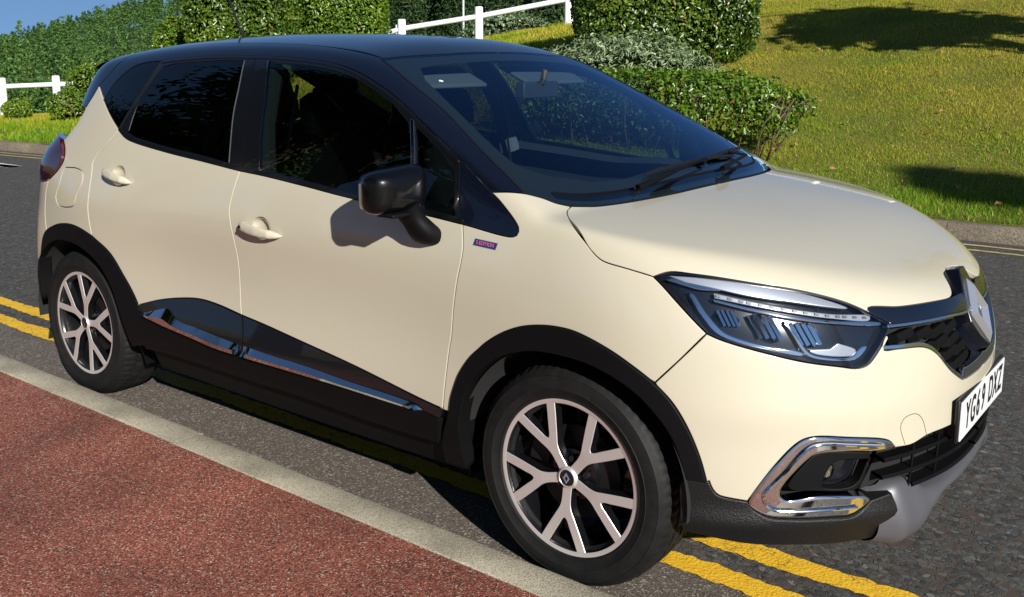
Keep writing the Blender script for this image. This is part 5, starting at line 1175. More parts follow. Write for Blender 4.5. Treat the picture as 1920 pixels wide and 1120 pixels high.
    Vl, Fl = sgrid(49, 3, lambda i, j: (C[0] + .385 * math.cos(math.radians(-4 + 190 * i / 48)), C[1] + side * (.012, -.12, -.32)[j], C[2] + .010 + .372 * math.sin(math.radians(-4 + 190 * i / 48))))
    mesh_from('wheel_liner', Vl, Fl, 'liner', w)
    Vb, Fb = sgrid(40, 2, lambda i, j: (C[0] + (.16, .40)[j] * math.cos(math.radians(-10 + 200 * i / 39)), C[1] + side * -.27, C[2] + (.16, .385)[j] * math.sin(math.radians(-10 + 200 * i / 39))))
    mesh_from('inner_liner', Vb, Fb, 'dark_void', w)
    return w
for s in (-1, 1):
    wheel(0, .326, .845, s, 51 if s < 0 else 20)
    wheel(-2.606, .326, .840, s, 6.6 if s < 0 else 40)
# mud flaps
for s in (-1, 1):
    for (x0, zb) in ((-.385, .20), (-2.195, .20)):
        V = []
        for (dx, yy_, z) in ((0, .845, .45), (0, .68, .45), (.010, .845, .36), (.010, .68, .36), (-.02, .790, zb), (-.02, .69, zb)):
            V += [(x0 + dx, s * yy_, z), (x0 + dx - .006, s * yy_, z)]
        Fc = [(0, 2, 6, 4), (4, 6, 10, 8), (1, 5, 7, 3), (5, 9, 11, 7), (0, 4, 5, 1), (4, 8, 9, 5), (2, 3, 7, 6), (6, 7, 11, 10), (8, 10, 11, 9), (0, 1, 3, 2)]
        mesh_from('mud_flap', V, Fc, 'matte_plastic', car, smooth=False, recalc=True)

# ---- door mirrors
def mirror(side):
    C = np.array([-.548, .955, 1.114])
    yaw = math.radians(13)
    def sp(u, v):
        # u around (in the y-z plane), v from front cap (0) to rear edge (1)
        th = 2 * math.pi * u
        n = 4.6
        cy = math.copysign(abs(math.cos(th)) ** (2 / n), math.cos(th)); cz = math.copysign(abs(math.sin(th)) ** (2 / n), math.sin(th))
        ph = v * math.pi / 2
        rr = math.sin(ph) ** .62
        w = .102; h = .069
        # outer end a little lower in height than the inner end
        hh = h * (1.0 - .13 * cy * rr)
        x = .066 * math.cos(ph) ** .8 - .02
        y = cy * w * rr; z = cz * hh * rr - .012 * (1 if cz < 0 else .2) * (cy * rr)
        return x, y, z
    nu, nv = 56, 16
    V, Fc = sgrid(nu, nv, lambda i, j: sp(i / nu, j / (nv - 1)), closed_u=True)
    V = np.array(V)
    k = len(V)
    rim = np.array([V[i * nv + nv - 1] for i in range(nu)])
    r1 = rim * [1, .97, .96] + [-.030, 0, 0]; r2 = rim * [1, .90, .87] + [-.036, 0, 0]; r3 = rim * [1, .86, .82] + [-.026, 0, 0]
    V = np.vstack([V, r1, r2, r3, [[-.055, 0, 0]]])
    fm = [0] * len(Fc)
    for i in range(nu):
        j = (i + 1) % nu
        Fc += [(i * nv + nv - 1, j * nv + nv - 1, k + j, k + i), (k + i, k + j, k + nu + j, k + nu + i), (k + nu + i, k + nu + j, k + 2 * nu + j, k + 2 * nu + i), (k + 2 * nu + i, k + 2 * nu + j, k + 3 * nu)]
        fm += [0, 1, 1, 2]
    ca, sa = math.cos(yaw), math.sin(yaw)
    W = np.stack([V[:, 0] * ca - V[:, 1] * sa, V[:, 0] * sa + V[:, 1] * ca, V[:, 2]], 1) + C
    W[:, 1] *= side
    o = mesh_from('door_mirror', W, Fc, ['mirror_black', 'matte_plastic', 'chrome'], car, fmat=fm, recalc=True, sharp=50)
    # lower shell seam
    # stalk
    path = [(-.515, .850, .968, .052, .030), (-.512, .868, .975, .052, .034), (-.515, .885, .990, .047, .032), (-.525, .902, 1.015, .040, .028), (-.535, .918, 1.045, .042, .030), (-.540, .93, 1.066, .05, .036)]
    ns = 20; V = []
    P = catmull(np.array([q[:3] for q in path]), .012)
    tt = np.linspace(0, 1, len(P)); a = np.interp(tt, np.linspace(0, 1, 6), [q[3] for q in path]); b = np.interp(tt, np.linspace(0, 1, 6), [q[4] for q in path])
    for i, p in enumerate(P):
        t = P[min(i + 1, len(P) - 1)] - P[max(i - 1, 0)]; t /= np.linalg.norm(t)
        e1 = np.array([1., 0, 0]); e1 -= e1 @ t * t; e1 /= np.linalg.norm(e1); e2 = np.cross(t, e1)
        for j in range(ns):
            w = 2 * math.pi * j / ns
            V.append(p + e1 * a[i] * math.copysign(abs(math.cos(w)) ** .8, math.cos(w)) + e2 * b[i] * math.copysign(abs(math.sin(w)) ** .8, math.sin(w)))
    V = np.array(V); V[:, 1] *= side
    m = len(P)
    Fc = [(i * ns + j, i * ns + (j + 1) % ns, (i + 1) * ns + (j + 1) % ns, (i + 1) * ns + j) for i in range(m - 1) for j in range(ns)] + [tuple(range(ns)), tuple(range((m - 1) * ns, m * ns))]
    mesh_from('mirror_stalk', V, Fc, 'matte_plastic', o, recalc=True, sharp=50)
    g = MB().box((C[0] + .012, side * .955, 1.047), (.07, .13, .012)); g.build('mirror_base', 'matte_plastic', o, smooth=False, bevel=.005)
for s in (-1, 1): mirror(s)

# ---- door handles: a dished cup in the door skin behind a grip with a pointed front end
for cv, doors in (('handle_f', front_door), ('handle_r', rear_door)):
    rim, n, t, u = cup_loop(cv)
    a, b = CURVES[cv]; a = a + t * .036; L = np.linalg.norm(b - a); k = len(rim); cc = rim.mean(0)
    V = [rim + n * .0006]
    for q, dep in ((.97, .003), (.90, .009), (.75, .014), (.45, .017), (.15, .018)):
        V.append(cc + (rim - cc) * q - n * dep)
    V = np.vstack(V); Fc = [(r * k + i, r * k + (i + 1) % k, (r + 1) * k + (i + 1) % k, (r + 1) * k + i) for r in range(5) for i in range(k)] + [tuple(range(5 * k, 6 * k))]
    ns = 16; rows = []
    for x in np.linspace(0, 1, 36):
        half = np.interp(x, [0, .03, .10, .25, .62, .82, .94, 1], [.005, .0150, .0190, .0185, .0170, .0155, .0095, .0015])
        outd = np.interp(x, [0, .05, .16, .5, .80, .93, 1], [.012, .030, .039, .041, .034, .019, .004])
        th = np.interp(x, [0, .06, .17, .30, .66, .80, .93, 1], [.014, .034, .040, .015, .013, .028, .020, .005])
        sk = onskin([a + t * L * x], SIDE)[0]
        for j in range(ns):
            w = 2 * math.pi * j / ns
            cw, sw_ = math.cos(w), math.sin(w)
            rows.append(sk + u * half * math.copysign(abs(sw_) ** .8, sw_) + n * (outd - th / 2 + th / 2 * math.copysign(abs(cw) ** .8, cw)))
    G = np.array(rows)
    Fg = [(i * ns + j, i * ns + (j + 1) % ns, (i + 1) * ns + (j + 1) % ns, (i + 1) * ns + j) for i in range(35) for j in range(ns)] + [tuple(range(ns)), tuple(range(35 * ns, 36 * ns))]
    pl_ = onskin([a + t * L * .14], SIDE)[0] + n * .0385
    lock_ = MB().tube([pl_, pl_ + n * .0015], .0060, 14)
    for s, par in zip((-1, 1), doors):
        fl = np.array([1, 1 if s < 0 else -1, 1])
        mesh_from('handle_cup', V * fl, Fc, 'cream_paint', par, recalc=False if s < 0 else True)
        h = mesh_from('handle', G * fl, Fg, 'cream_paint', par, recalc=True, sharp=70)
        if cv == 'handle_f': mesh_from('lock', np.array(lock_.v) * fl, lock_.f, 'plate_black', par, recalc=True, sharp=60)

# ---- fender badge
B = CURVES['badge']; bx = B[1] - B[0]; bl = np.linalg.norm(bx); bx /= bl; bc = B.mean(0); bn = normal(bc[None])[0]
bx -= bx @ bn * bn; bx /= np.linalg.norm(bx); by = np.cross(bn, bx); by *= np.sign(by[2])
for s, par in zip((-1, 1), fender):
    fl = np.array([1, 1 if s < 0 else -1, 1])
    c_ = bc * fl; X_ = bx * fl * (1 if s < 0 else -1); Y_ = by * fl; Z_ = bn * fl
    V, Fc = prism([(-.044, -.009), (.040, -.009), (.044, .009), (-.040, .009)], -.001, .0022, c_, X_, Y_, Z_, top_scale=.97)
    bd = mesh_from('badge', V, Fc, 'badge_blue', par, smooth=False, recalc=True)
    V, Fc = prism([(-.0455, -.0102), (.041, -.0102), (.0455, .0102), (-.041, .0102)], -.001, .0012, c_, X_, Y_, Z_)
    mesh_from('badge_edge', V, Fc, 'chrome', bd, smooth=False, recalc=True)
    text_mesh('S EDITION', 'badge_lettering', 'badge_pink', bd, .0165, c_ + Z_ * .0026, X_, Y_, sx=.88, ext=.0003)

# ---- wipers, cowl, antenna, washer jets
_cw = CURVES['hood_rear'].copy(); _cw[-1] = _hr[-1]
_cwl = catmull(_cw, .03); _cb = _cwl.copy(); _cb[:, 0] -= .085
_cb2 = onskin(_cb, (.4, 0, 1))
Vc = []
for sgn in (1,):
    L_ = np.vstack([_cwl * [1, 1, 1], (_cwl * _XZ)[::-1][1:]]); U_ = np.vstack([_cb2, (_cb2 * _XZ)[::-1][1:]])
L_ = L_ + [0.004, 0, -.012]; U_ = U_ + [0, 0, .003]
k = len(L_)
Vc = np.vstack([U_, (U_ * .5 + L_ * .5) + [0, 0, -.012], L_, L_ + [0, 0, -.06]])
mesh_from('cowl', Vc, [(r * k + i, r * k + i + 1, (r + 1) * k + i + 1, (r + 1) * k + i) for r in range(3) for i in range(k - 1)], 'sill_plastic', car, recalc=True)
def on_ws(x, y, h=0.):
    P = onskin([(x, y, 1.15)], (.42, 0, 1))[0]; return P + normal(P[None])[0] * h
def wiper(p0, p1, b0, b1, name='wiper'):
    arm = MB()
    A = [on_ws(*p0, .012), on_ws(*p0, .026)] + [on_ws(p0[0] + (p1[0] - p0[0]) * t, p0[1] + (p1[1] - p0[1]) * t, .028 - .006 * t) for t in (.15, .4, .7, 1.)]
    arm.tube(A, [.012, .012, .010, .006, .005, .0045], 8)
    o = arm.build(name, 'matte_plastic', car, sharp=50)
    bl = MB()
    pts = [on_ws(b0[0] + (b1[0] - b0[0]) * t, b0[1] + (b1[1] - b0[1]) * t, .010) for t in np.linspace(0, 1, 16)]
    bl.tube(pts, [.003] + [.0065] * 14 + [.003], 8)
    bl.build('wiper_blade', 'rubber', o, sharp=50)
    br = MB(); mid = pts[8]
    br.tube([A[-1], mid], .006, 6); br.build('wiper_joint', 'matte_plastic', o, sharp=50)
wiper((-.012, -.44), (-.085, .12), (-.085, -.30), (-.115, .42))
wiper((.000, .10), (-.10, .50), (-.10, .16), (-.20, .66), 'wiper')
an = MB().tube([(-2.45, 0, 1.55), (-2.50, 0, 1.585)], [.020, .011], 10)
an.tube([(-2.49, 0, 1.58), (-2.53, 0, 1.64), (-2.66, 0, 1.90)], [.009, .0065, .003], 8)
an.build('antenna', 'rubber', car)

# ---- rear end
RD = (-1, 0, .12)
RDd = (-.85, -.5, .1)
_tb = CURVES['tail_lamp']
_lampR = onskin([(-2.80, -.85, .945), (-2.90, -.80, .93), (-3.02, -.70, .95), (-3.06, -.64, 1.02), (-3.02, -.63, 1.10), (-2.92, -.70, 1.135), (-2.82, -.765, 1.145)], RDd)
_tl = loop('tail_lamp', _lampR)
tl_arr = panel_arrays([_tl], (-.6, -.8, .1), gap=.002, offset=lambda P: .003 + .013 * np.clip((P[:, 2] - .95) / .12, 0, 1), thick=.03)
tl_in = panel_arrays([shrink(_tl, (-.6, -.8, .1), .03)], (-.6, -.8, .1), gap=0, offset=.0265, thick=.004)
for s in (-1, 1):
    o = put('tail_lamp', tl_arr, 'tail_dark', car, s)
tg = loop(onskin([(-2.86, 0, 1.47), (-2.86, -.3, 1.47), (-2.85, -.53, 1.43), (-2.88, -.56, 1.34), (-2.93, -.58, 1.25), (-2.98, -.59, 1.16)], RD), onskin([(-3.02, -.62, 1.11), (-3.06, -.62, 1.02), (-3.02, -.69, .94), (-3.1, -.60, .82), (-3.15, -.55, .70), (-3.2, -.3, .68), (-3.2, 0, .675)], RD), onskin([(-3.2, 0, z) for z in np.linspace(.7, 1.44, 16)], RD))
tg_hole = onskin([(-2.9, -.60, 1.32), (-2.95, -.62, 1.16), (-3.0, -.45, 1.10), (-3., 0, 1.09)], RD)
tailgate = centre('tailgate', tg, (-1, -.2, .2), 'cream_paint', car, grid=.03)
_rw = loop(onskin([(-2.9, 0, 1.42), (-2.9, -.40, 1.41), (-2.9, -.54, 1.39), (-2.92, -.60, 1.28), (-2.98, -.60, 1.17), (-3.0, -.40, 1.13), (-3.0, 0, 1.12)], RD), onskin([(-3., 0, z) for z in np.linspace(1.14, 1.40, 8)], RD))
centre('rear_window', _rw, (-1, -.2, .2), 'gloss_black', tailgate, gap=0, offset=.004, thick=.004, grid=.03)
sp = MB(); V, Fc = sgrid(21, 6, lambda i, j: ((-2.80, -2.93, -2.985, -2.985, -2.93, -2.84)[j] + .10 * abs((i - 10) / 10) ** 2.4, (i - 10) / 10 * .545, (1.520, 1.500, 1.482, 1.470, 1.462, 1.455)[j] - .035 * abs((i - 10) / 10) ** 2.6))
mesh_from('spoiler', V, Fc, 'gloss_black', tailgate, recalc=True)
_rb = loop('bumper_seam_r', 'arch_rear[0:3]'.replace('arch', '-arch'), onskin([(-2.89, -.86, .58)], (-.4, -1, 0)), onskin([(-3.02, -.78, .56), (-3.15, -.6, .555), (-3.22, -.3, .55), (-3.24, 0, .55)], RDd), onskin([(-3.2, 0, z) for z in np.linspace(.58, .665, 4)], RD), onskin([(-3.2, -.3, .672), (-3.15, -.56, .69), (-3.1, -.61, .82), (-3.02, -.70, .93), (-2.90, -.80, .92)], RDd))
rear_bumper = centre('rear_bumper', _rb, (-.8, -.6, 0), 'cream_paint', car, grid=.03)
_rl = loop(onskin([(-2.90, -.86, .565)], (-.4, -1, 0)), onskin([(-3.02, -.78, .55), (-3.15, -.6, .545), (-3.22, -.3, .54), (-3.24, 0, .54)], RDd), onskin([(-3.2, 0, z) for z in np.linspace(.52, .30, 8)], RD), onskin([(-3.18, -.3, .33), (-3.1, -.6, .36), (-3.0, -.76, .40), (-2.93, -.82, .44)], RDd))
centre('lower_rear_valance', _rl, (-.8, -.6, 0), 'matte_plastic', rear_bumper, grid=.03)

# ---- structure behind the panels and cabin
sh = MB()
for s in (-1, 1):
    sh.box((-1.22, s * .775, .60), (1.62, .03, .60))      # door cavity wall
    sh.box((-2.62, s * .66, .72), (.80, .03, .50))
    sh.box((.1, s * .58, .72), (1.0, .03, .36))
sh.box((-1.3, 0, .27), (1.75, 1.50, .10))                 # floor
sh.box((-1.3, 0, .275), (3.4, 1.05, .11))
sh.box((.20, 0, .66), (.70, 1.10, .40))                   # engine bay
sh.box((.55, 0, .62), (.20, .90, .50))
sh.box((.60, 0, .38), (.24, .95, .24))
sh.box((-2.85, 0, .60), (.45, 1.2, .5))
sh.build('inner_structure', 'dark_void', car, smooth=False)
both('inner_fender', loop('tri_bottom', 'apillar_base', 'screen_corner', 'hood_side', '-lamp_rear', 'bumper_seam', '-arch_front_upper', '-door_gap_f[1:]'), (.12, -.85, .45), 'dark_void', PR, offset=-.03, gap=-.012, thick=.002, grid=.05)
_in = onskin([(-2.27, -.85, 1.16), (-1.9, -.85, 1.13), (-1.45, -.85, 1.10), (-.9, -.85, 1.06), (-.40, -.85, 1.025), (-.40, -.85, .42), (-1., -.86, .36), (-2.0, -.86, .36), (-2.2, -.86, .70), (-2.42, -.86, .80)], SIDE)
both('door_liner', loop(_in), SIDE, 'cabin_plastic', PR, offset=-.020, gap=0, thick=.07, grid=.06)
_inq = onskin([(-2.30, -.8, 1.15), (-2.45, -.75, 1.22), (-2.62, -.72, 1.27), (-2.74, -.75, 1.12), (-2.80, -.8, .9), (-2.80, -.8, .78), (-2.45, -.8, .80)], (-.45, -1, .2))
both('quarter_liner', loop(_inq), (-.45, -1, .2), 'dark_void', PR, offset=-.03, gap=0, thick=.01, grid=.06)
hl = centre('headliner', loop(onskin([(-1.02, 0, 1.5), (-1.02, -.3, 1.5), (-1.03, -.52, 1.5), (-1.5, -.52, 1.5), (-2.2, -.5, 1.5), (-2.7, -.45, 1.5), (-2.75, 0, 1.5)], (0, 0, 1)), onskin([(x, 0, 1.5) for x in np.linspace(-2.7, -1.06, 16)], (0, 0, 1))), (0, 0, 1), 'headliner', car, offset=-.035, gap=0, thick=.01, grid=.08)
# dashboard
def loft_rows(rows, name, mat, parent, sharp=50, closed=False):
    n = len(rows[0]); V = np.vstack(rows)
    Fc = [(i * n + j, (i + 1) * n + j, (i + 1) * n + j + 1, i * n + j + 1) for i in range(len(rows) - 1) for j in range(n - 1)]
    return mesh_from(name, V, Fc, mat, parent, recalc=True, sharp=sharp)
rows = []
for y in np.linspace(-.74, .74, 25):
    k = 1 - (abs(y) / .74) ** 3 * .25; hump = .035 * math.exp(-((y + .36) / .2) ** 2)
    xb = .0 - .10 * (y / .7) ** 2
    rows.append(np.array([(xb - .06, y, 1.035), (xb - .18, y, 1.045), (xb - .34, y, 1.045 + hump * .5), (xb - .50, y, 1.03 + hump), (xb - .56, y, 1.00 + hump), (xb - .565, y, .95), (xb - .50, y, .80), (xb - .48, y, .62)]))
dash = loft_rows(rows, 'dashboard', 'cabin_plastic', car)
MB().box((-.60, .0, .955), (.03, .24, .15)).build('centre_screen', 'piano_black', dash, smooth=False, bevel=.006)
sw = MB(); wc = np.array([-.74, -.36, .93]); wa = np.array([-.90, 0, .42]); e1_, e2_, e3_ = frame(wa)
sw.tube([wc + (e1_ * math.cos(t) + e2_ * math.sin(t)) * .185 for t in np.linspace(0, 2 * math.pi, 41)], .015, 8, cap=False)
for t in (0, math.pi, -math.pi / 2): sw.tube([wc, wc + (e1_ * math.cos(t) + e2_ * math.sin(t)) * .18], [.03, .016], 8)
sw.tube([wc + e3_ * .01, wc - e3_ * .03, wc + np.array([.22, 0, -.1])], [.06, .06, .04], 12)
sw.build('steering_wheel', 'cabin_plastic', car)
# seats
def seat(x, y, wd):
    def pad(cx, zc, rows_, name, par):
        n = 20; V = []
        for (px, pz, hw, ht, tilt) in rows_:
            for j in range(n):
                w = 2 * math.pi * j / n
                a = math.copysign(abs(math.cos(w)) ** .55, math.cos(w)) * hw; b = math.copysign(abs(math.sin(w)) ** .55, math.sin(w)) * ht
                V.append((x + px + b * math.cos(tilt), y + a, pz + b * math.sin(tilt)))
        m = len(rows_)
        Fc = [(i * n + j, i * n + (j + 1) % n, (i + 1) * n + (j + 1) % n, (i + 1) * n + j) for i in range(m - 1) for j in range(n)] + [tuple(range(n)), tuple(range((m - 1) * n, m * n))]
        return mesh_from(name, V, Fc, 'seat_fabric', par, recalc=True, sharp=60)
    b = pad(0, 0, [(0, .52, wd * .9, .05, 0), (-.01, .56, wd, .075, .1), (-.06, .75, wd, .08, .2), (-.12, .95, wd * .96, .07, .25), (-.17, 1.10, wd * .82, .06, .25), (-.19, 1.15, wd * .6, .045, .25)], 'seat', car)
    pad(0, 0, [(.50, .50, wd * .8, .02, 1.57), (.49, .50, wd * .95, .06, 1.57), (.25, .50, wd, .075, 1.57), (.0, .49, wd, .075, 1.57), (-.03, .49, wd * .8, .04, 1.57)], 'seat_cushion', b)
    hr = pad(0, 0, [(-.195, 1.185, .09, .03, .2), (-.20, 1.20, .13, .05, .2), (-.215, 1.28, .135, .055, .2), (-.235, 1.34, .12, .045, .2), (-.24, 1.36, .08, .02, .2)], 'headrest', b)
    for dy in (-.05, .05): MB().tube([(x - .18, y + dy, 1.1), (x - .2, y + dy, 1.21)], .006, 6).build('headrest_post', 'cabin_plastic', b)
    return b
seat(-1.28, -.36, .25); seat(-1.28, .36, .25)
for y in (-.4, 0, .4): seat(-2.08, y, .21)
rm = MB().box((-.735, 0, 1.380), (.04, .22, .060)); rm.tube([(-.71, 0, 1.40), (-.70, 0, 1.455)], .012, 8)
rm.build('rear_view_mirror', 'cabin_plastic', car, bevel=.012)
for y in (-.33, .33):
    MB().box((-.95, y, 1.428), (.17, .40, .018), Matrix.Rotation(math.radians(24), 3, 'Y')).build('sun_visor', 'headliner', hl, smooth=False, bevel=.008)
# seat belts and pillar trim inside
for s in (-1, 1):
    MB().tube([(-1.52, s * .60, 1.44), (-1.47, s * .70, 1.25), (-1.44, s * .745, 1.05)], [.03, .04, .05], 8).build('pillar_trim', 'headliner', car)
    MB().box((-1.40, s * .665, 1.13), (.006, .012, .55), Matrix.Rotation(math.radians(s * 14), 3, 'X')).build('seat_belt', 'seat_fabric', car, smooth=False)
MB().add(*prism([(-.012, 0), (0, -.008), (.012, 0), (0, .008)], 0, .0008, on_ws(-.88, -.51, .0012), np.array([0, 1., 0]), np.array([-.9, 0, .42]), np.array([.42, 0, .9]))).build('sticker', 'plate_white', car, smooth=False)
# ------------------------------------------------------------------ vegetation
CAMP = np.array([1.4669, -3.0076]); FW = np.array([math.cos(2.22805), math.sin(2.22805)]); RT = np.array([math.sin(2.22805), -math.cos(2.22805)])
def spot(k, d):
    """ground point d metres ahead of the photographer and k*d to the right"""
    return CAMP + d * (FW + k * RT)
def leaf_mat(name, stops, rough=.45, trans=.35, gloss=.5):
    m, nt, p = new_mat(name)
    at = N(nt, 'Attribute'); at.attribute_name = 'tint'
    r = ramp(nt, stops); lk(nt, at.outputs['Fac'], r.inputs[0])
    lk(nt, r.outputs[0], p.inputs['Base Color'])
    p.inputs['Roughness'].default_value = rough
    p.inputs['Specular IOR Level'].default_value = gloss
    tr = N(nt, 'BsdfTranslucent'); g2 = N(nt, 'Mix', data_type='RGBA', blend_type='MULTIPLY'); g2.inputs[0].default_value = 1.
    g2.inputs[7].default_value = (1.2, 1.5, .5, 1); lk(nt, r.outputs[0], g2.inputs[6]); lk(nt, g2.outputs[2], tr.inputs[0])
    mx = N(nt, 'MixShader'); mx.inputs[0].default_value = trans
    lk(nt, p.outputs[0], mx.inputs[1]); lk(nt, tr.outputs[0], mx.inputs[2]); lk(nt, mx.outputs[0], nt.nodes['Material Output'].inputs[0])
leaf_mat('hedge_leaf', [(0, (.020, .045, .005)), (.35, (.05, .105, .008)), (.65, (.11, .18, .014)), (.88, (.22, .27, .03)), (1, (.22, .11, .025))], .34, .22, .7)
leaf_mat('bright_leaf', [(0, (.03, .065, .006)), (.4, (.08, .16, .010)), (.75, (.17, .26, .018)), (.95, (.28, .33, .035)), (1, (.26, .14, .03))], .36, .28, .6)
leaf_mat('silver_leaf', [(0, (.09, .14, .06)), (.4, (.22, .29, .15)), (.8, (.45, .52, .34)), (1, (.6, .64, .48))], .5, .2, .4)
leaf_mat('conifer_needle', [(0, (.008, .022, .007)), (.4, (.018, .045, .012)), (.75, (.035, .075, .018)), (.93, (.06, .11, .025)), (1, (.14, .11, .04))], .6, .1, .3)
leaf_mat('wood_foliage', [(0, (.02, .05, .012)), (.4, (.045, .10, .02)), (.75, (.085, .165, .028)), (.93, (.14, .22, .035)), (1, (.24, .15, .04))], .65, .1, .3)
leaf_mat('grass_blade', [(0, (.08, .20, .006)), (.3, (.17, .30, .010)), (.55, (.34, .33, .02)), (.78, (.48, .39, .05)), (1, (.64, .52, .19))], .6, .35, .25)
pbr('bark', (.10, .075, .05), .9, bump=(30, .8))
pbr('twig', (.13, .085, .055), .85)
pbr('white_wood', (.78, .79, .80), .5, bump=(60, .3))
pbr('pole_grey', (.45, .46, .47), .5)
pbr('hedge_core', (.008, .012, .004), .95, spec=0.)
pbr('wood_floor', (.03, .055, .012), .95, bump=(.8, 1.))

def leaf_cloud(P, D, size, rs, aspect=.5, jitter=.8, fold=.25):
    """one folded diamond per point; D = preferred facing"""
    n = len(P)
    D = D + rs.normal(size=(n, 3)) * jitter; D /= np.linalg.norm(D, axis=1)[:, None] + 1e-9
    A = rs.normal(size=(n, 3)); A -= (A * D).sum(1)[:, None] * D; A /= np.linalg.norm(A, axis=1)[:, None] + 1e-9
    B_ = np.cross(D, A)
    L = (size * rs.uniform(.6, 1.3, n))[:, None]
    V = np.stack([P - A * L * .5, P + B_ * L * aspect * .5 + D * L * fold * .5, P + A * L * .5, P - B_ * L * aspect * .5 + D * L * fold * .5], 1).reshape(-1, 3)
    i = np.arange(n)[:, None] * 4
    Fq = np.concatenate([i + [0, 1, 2], i + [0, 2, 3]], 1).reshape(-1, 3)
    return V, Fq
def clump(P, rs, sc):
    """slow noise per point, -1..1, for light and dark clumps"""
    v = np.zeros(len(P))
    for k in range(4):
        d = rs.normal(size=3); d /= np.linalg.norm(d)
        v += np.sin(P @ d * sc * (1 + .6 * k) + rs.uniform(0, 6))
    return v / 4
def place(V, base): return V
def stems(rs, base, n, spread, h, r0, lean=.25, fork=2):
    m = MB()
    for _ in range(n):
        a = rs.uniform(-1, 1, 2) * spread; p = np.array([a[0], a[1], -.08])
        d = np.array([a[0] * lean + rs.normal() * .15, a[1] * lean + rs.normal() * .15, 1.])
        q = p + d * h * rs.uniform(.55, .8); mid = (p + q) / 2 + rs.normal(size=3) * .04
        m.tube([p, mid, q], [r0, r0 * .8, r0 * .5], 5)
        for _ in range(fork):
            e = q + np.array([rs.normal() * .25, rs.normal() * .25, rs.uniform(.1, .35)]) * h * .6
            st = mid + (q - mid) * rs.uniform(.1, .9)
            m.tube([st, (st + e) / 2 + rs.normal(size=3) * .03, e], [r0 * .5, r0 * .4, r0 * .2], 4)
    return m
def hedge(name, label, cx, cy, rz, lx, ly, h, n, size, mat, rs, group=None, expo=3.0, z_open=.0, core=True, rough=.05, tint_mu=.45, stem_n=10, stem_r=.012, cat='hedge', aspect=.5, top_wild=0.):
    z0 = float(terrain(cx, cy))
    o = empty(name, (cx, cy, z0), rz); tag(o, label, cat, group)
    U = rs.normal(size=(n, 3)); U /= np.linalg.norm(U, axis=1)[:, None]
    # superellipsoid shell
    k = (np.abs(U[:, 0]) ** expo + np.abs(U[:, 1]) ** expo + np.abs(U[:, 2]) ** expo) ** (-1 / expo)
    S = U * k[:, None]
    depth = 1 - np.abs(rs.normal(size=n)) * .10
    bump = 1 + rough * clump(S * [lx, ly, h], rs, 3.5) + rough * .6 * clump(S * [lx, ly, h], rs, 9.)
    P = S * (depth * bump)[:, None] * [lx / 2, ly / 2, h / 2] + [0, 0, h / 2]
    if top_wild: P[:, 2] += np.where(S[:, 2] > .5, np.abs(rs.normal(size=n)) * top_wild, 0)
    keep = P[:, 2] > (z_open * h * rs.uniform(.3, 1.3, n))
    P = P[keep]; S = S[keep]; dp = depth[keep]
    Nrm = S * np.abs(S) ** (expo - 2); Nrm /= np.linalg.norm(Nrm, axis=1)[:, None]
    V, Fq = leaf_cloud(P, Nrm * 1.0 + [0, 0, .35], size, rs, aspect)
    t = np.clip(tint_mu + .16 * rs.normal(size=len(P)) + .22 * clump(P, rs, 4.) , 0, .97)
    t[rs.random(len(P)) < .012] = 1.
    quick_mesh('foliage', V, Fq, mat, o, colors=np.repeat(t, 4))
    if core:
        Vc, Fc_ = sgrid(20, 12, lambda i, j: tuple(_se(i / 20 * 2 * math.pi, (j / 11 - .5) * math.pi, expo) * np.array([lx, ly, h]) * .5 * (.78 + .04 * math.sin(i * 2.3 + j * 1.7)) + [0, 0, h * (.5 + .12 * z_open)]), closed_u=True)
        mesh_from('dark_core', Vc, Fc_, 'hedge_core', o)  # solid near-black core added behind the leaves so gaps look closed and shaded
    if stem_n:
        st = stems(rs, None, stem_n, np.array([lx * .44, ly * .40]), h, stem_r)
        st.build('stems', 'twig', o, sharp=None)
    return o
def _se(a, b, e):
    u = np.array([math.cos(b) * math.cos(a), math.cos(b) * math.sin(a), math.sin(b)])
    return u * (np.abs(u) ** e).sum() ** (-1 / e)
rs = np.random.default_rng(11)
VR = math.atan2(RT[1], RT[0])
# hedges across the road
x, y = spot(.09, 15.6)
hedge('clipped_hedge', 'tall clipped dark green hedge on the bank beside the fence post', *spot(.152, 15.4), VR, 2.85, 1.7, 2.15, 36000, .068, 'hedge_leaf', rs, 'clipped hedges', 4.0, tint_mu=.42, rough=.035)
hedge('silver_shrub', 'silvery pale leaved shrub between the low hedge and tall clipped hedge', *spot(.112, 12.6), VR, 2.4, 1.0, 1.08, 12000, .085, 'silver_leaf', rs, None, 2.2, rough=.2, tint_mu=.38, aspect=.22, cat='shrub', top_wild=.07)
hedge('low_hedge', 'low loose hedge with bare brown stems behind the bonnet', -4.45, 7.30, -.06, 3.8, .95, .88, 15000, .066, 'bright_leaf', rs, None, 2.9, z_open=.42, core=False, rough=.13, tint_mu=.45, stem_n=70, stem_r=.011)
hedge('clipped_hedge', 'bushy hedge leftmost of those above the car roof', *spot(-.335, 20.5), VR, 1.0, 1.0, 1.75, 7500, .08, 'bright_leaf', rs, 'clipped hedges', 2.8, tint_mu=.5, stem_n=0)
hedge('clipped_hedge', 'broad clipped hedge with rusty right edge above the rear of the roof', *spot(-.272, 19.0), VR, 2.05, 1.6, 2.45, 20000, .08, 'hedge_leaf', rs, 'clipped hedges', 4.0, tint_mu=.48, stem_n=0)
hedge('clipped_hedge', 'smooth light green hedge above the middle of the roof', *spot(-.172, 20.5), VR, 1.9, 1.6, 2.2, 18000, .075, 'bright_leaf', rs, 'clipped hedges', 4.0, tint_mu=.5, stem_n=0)
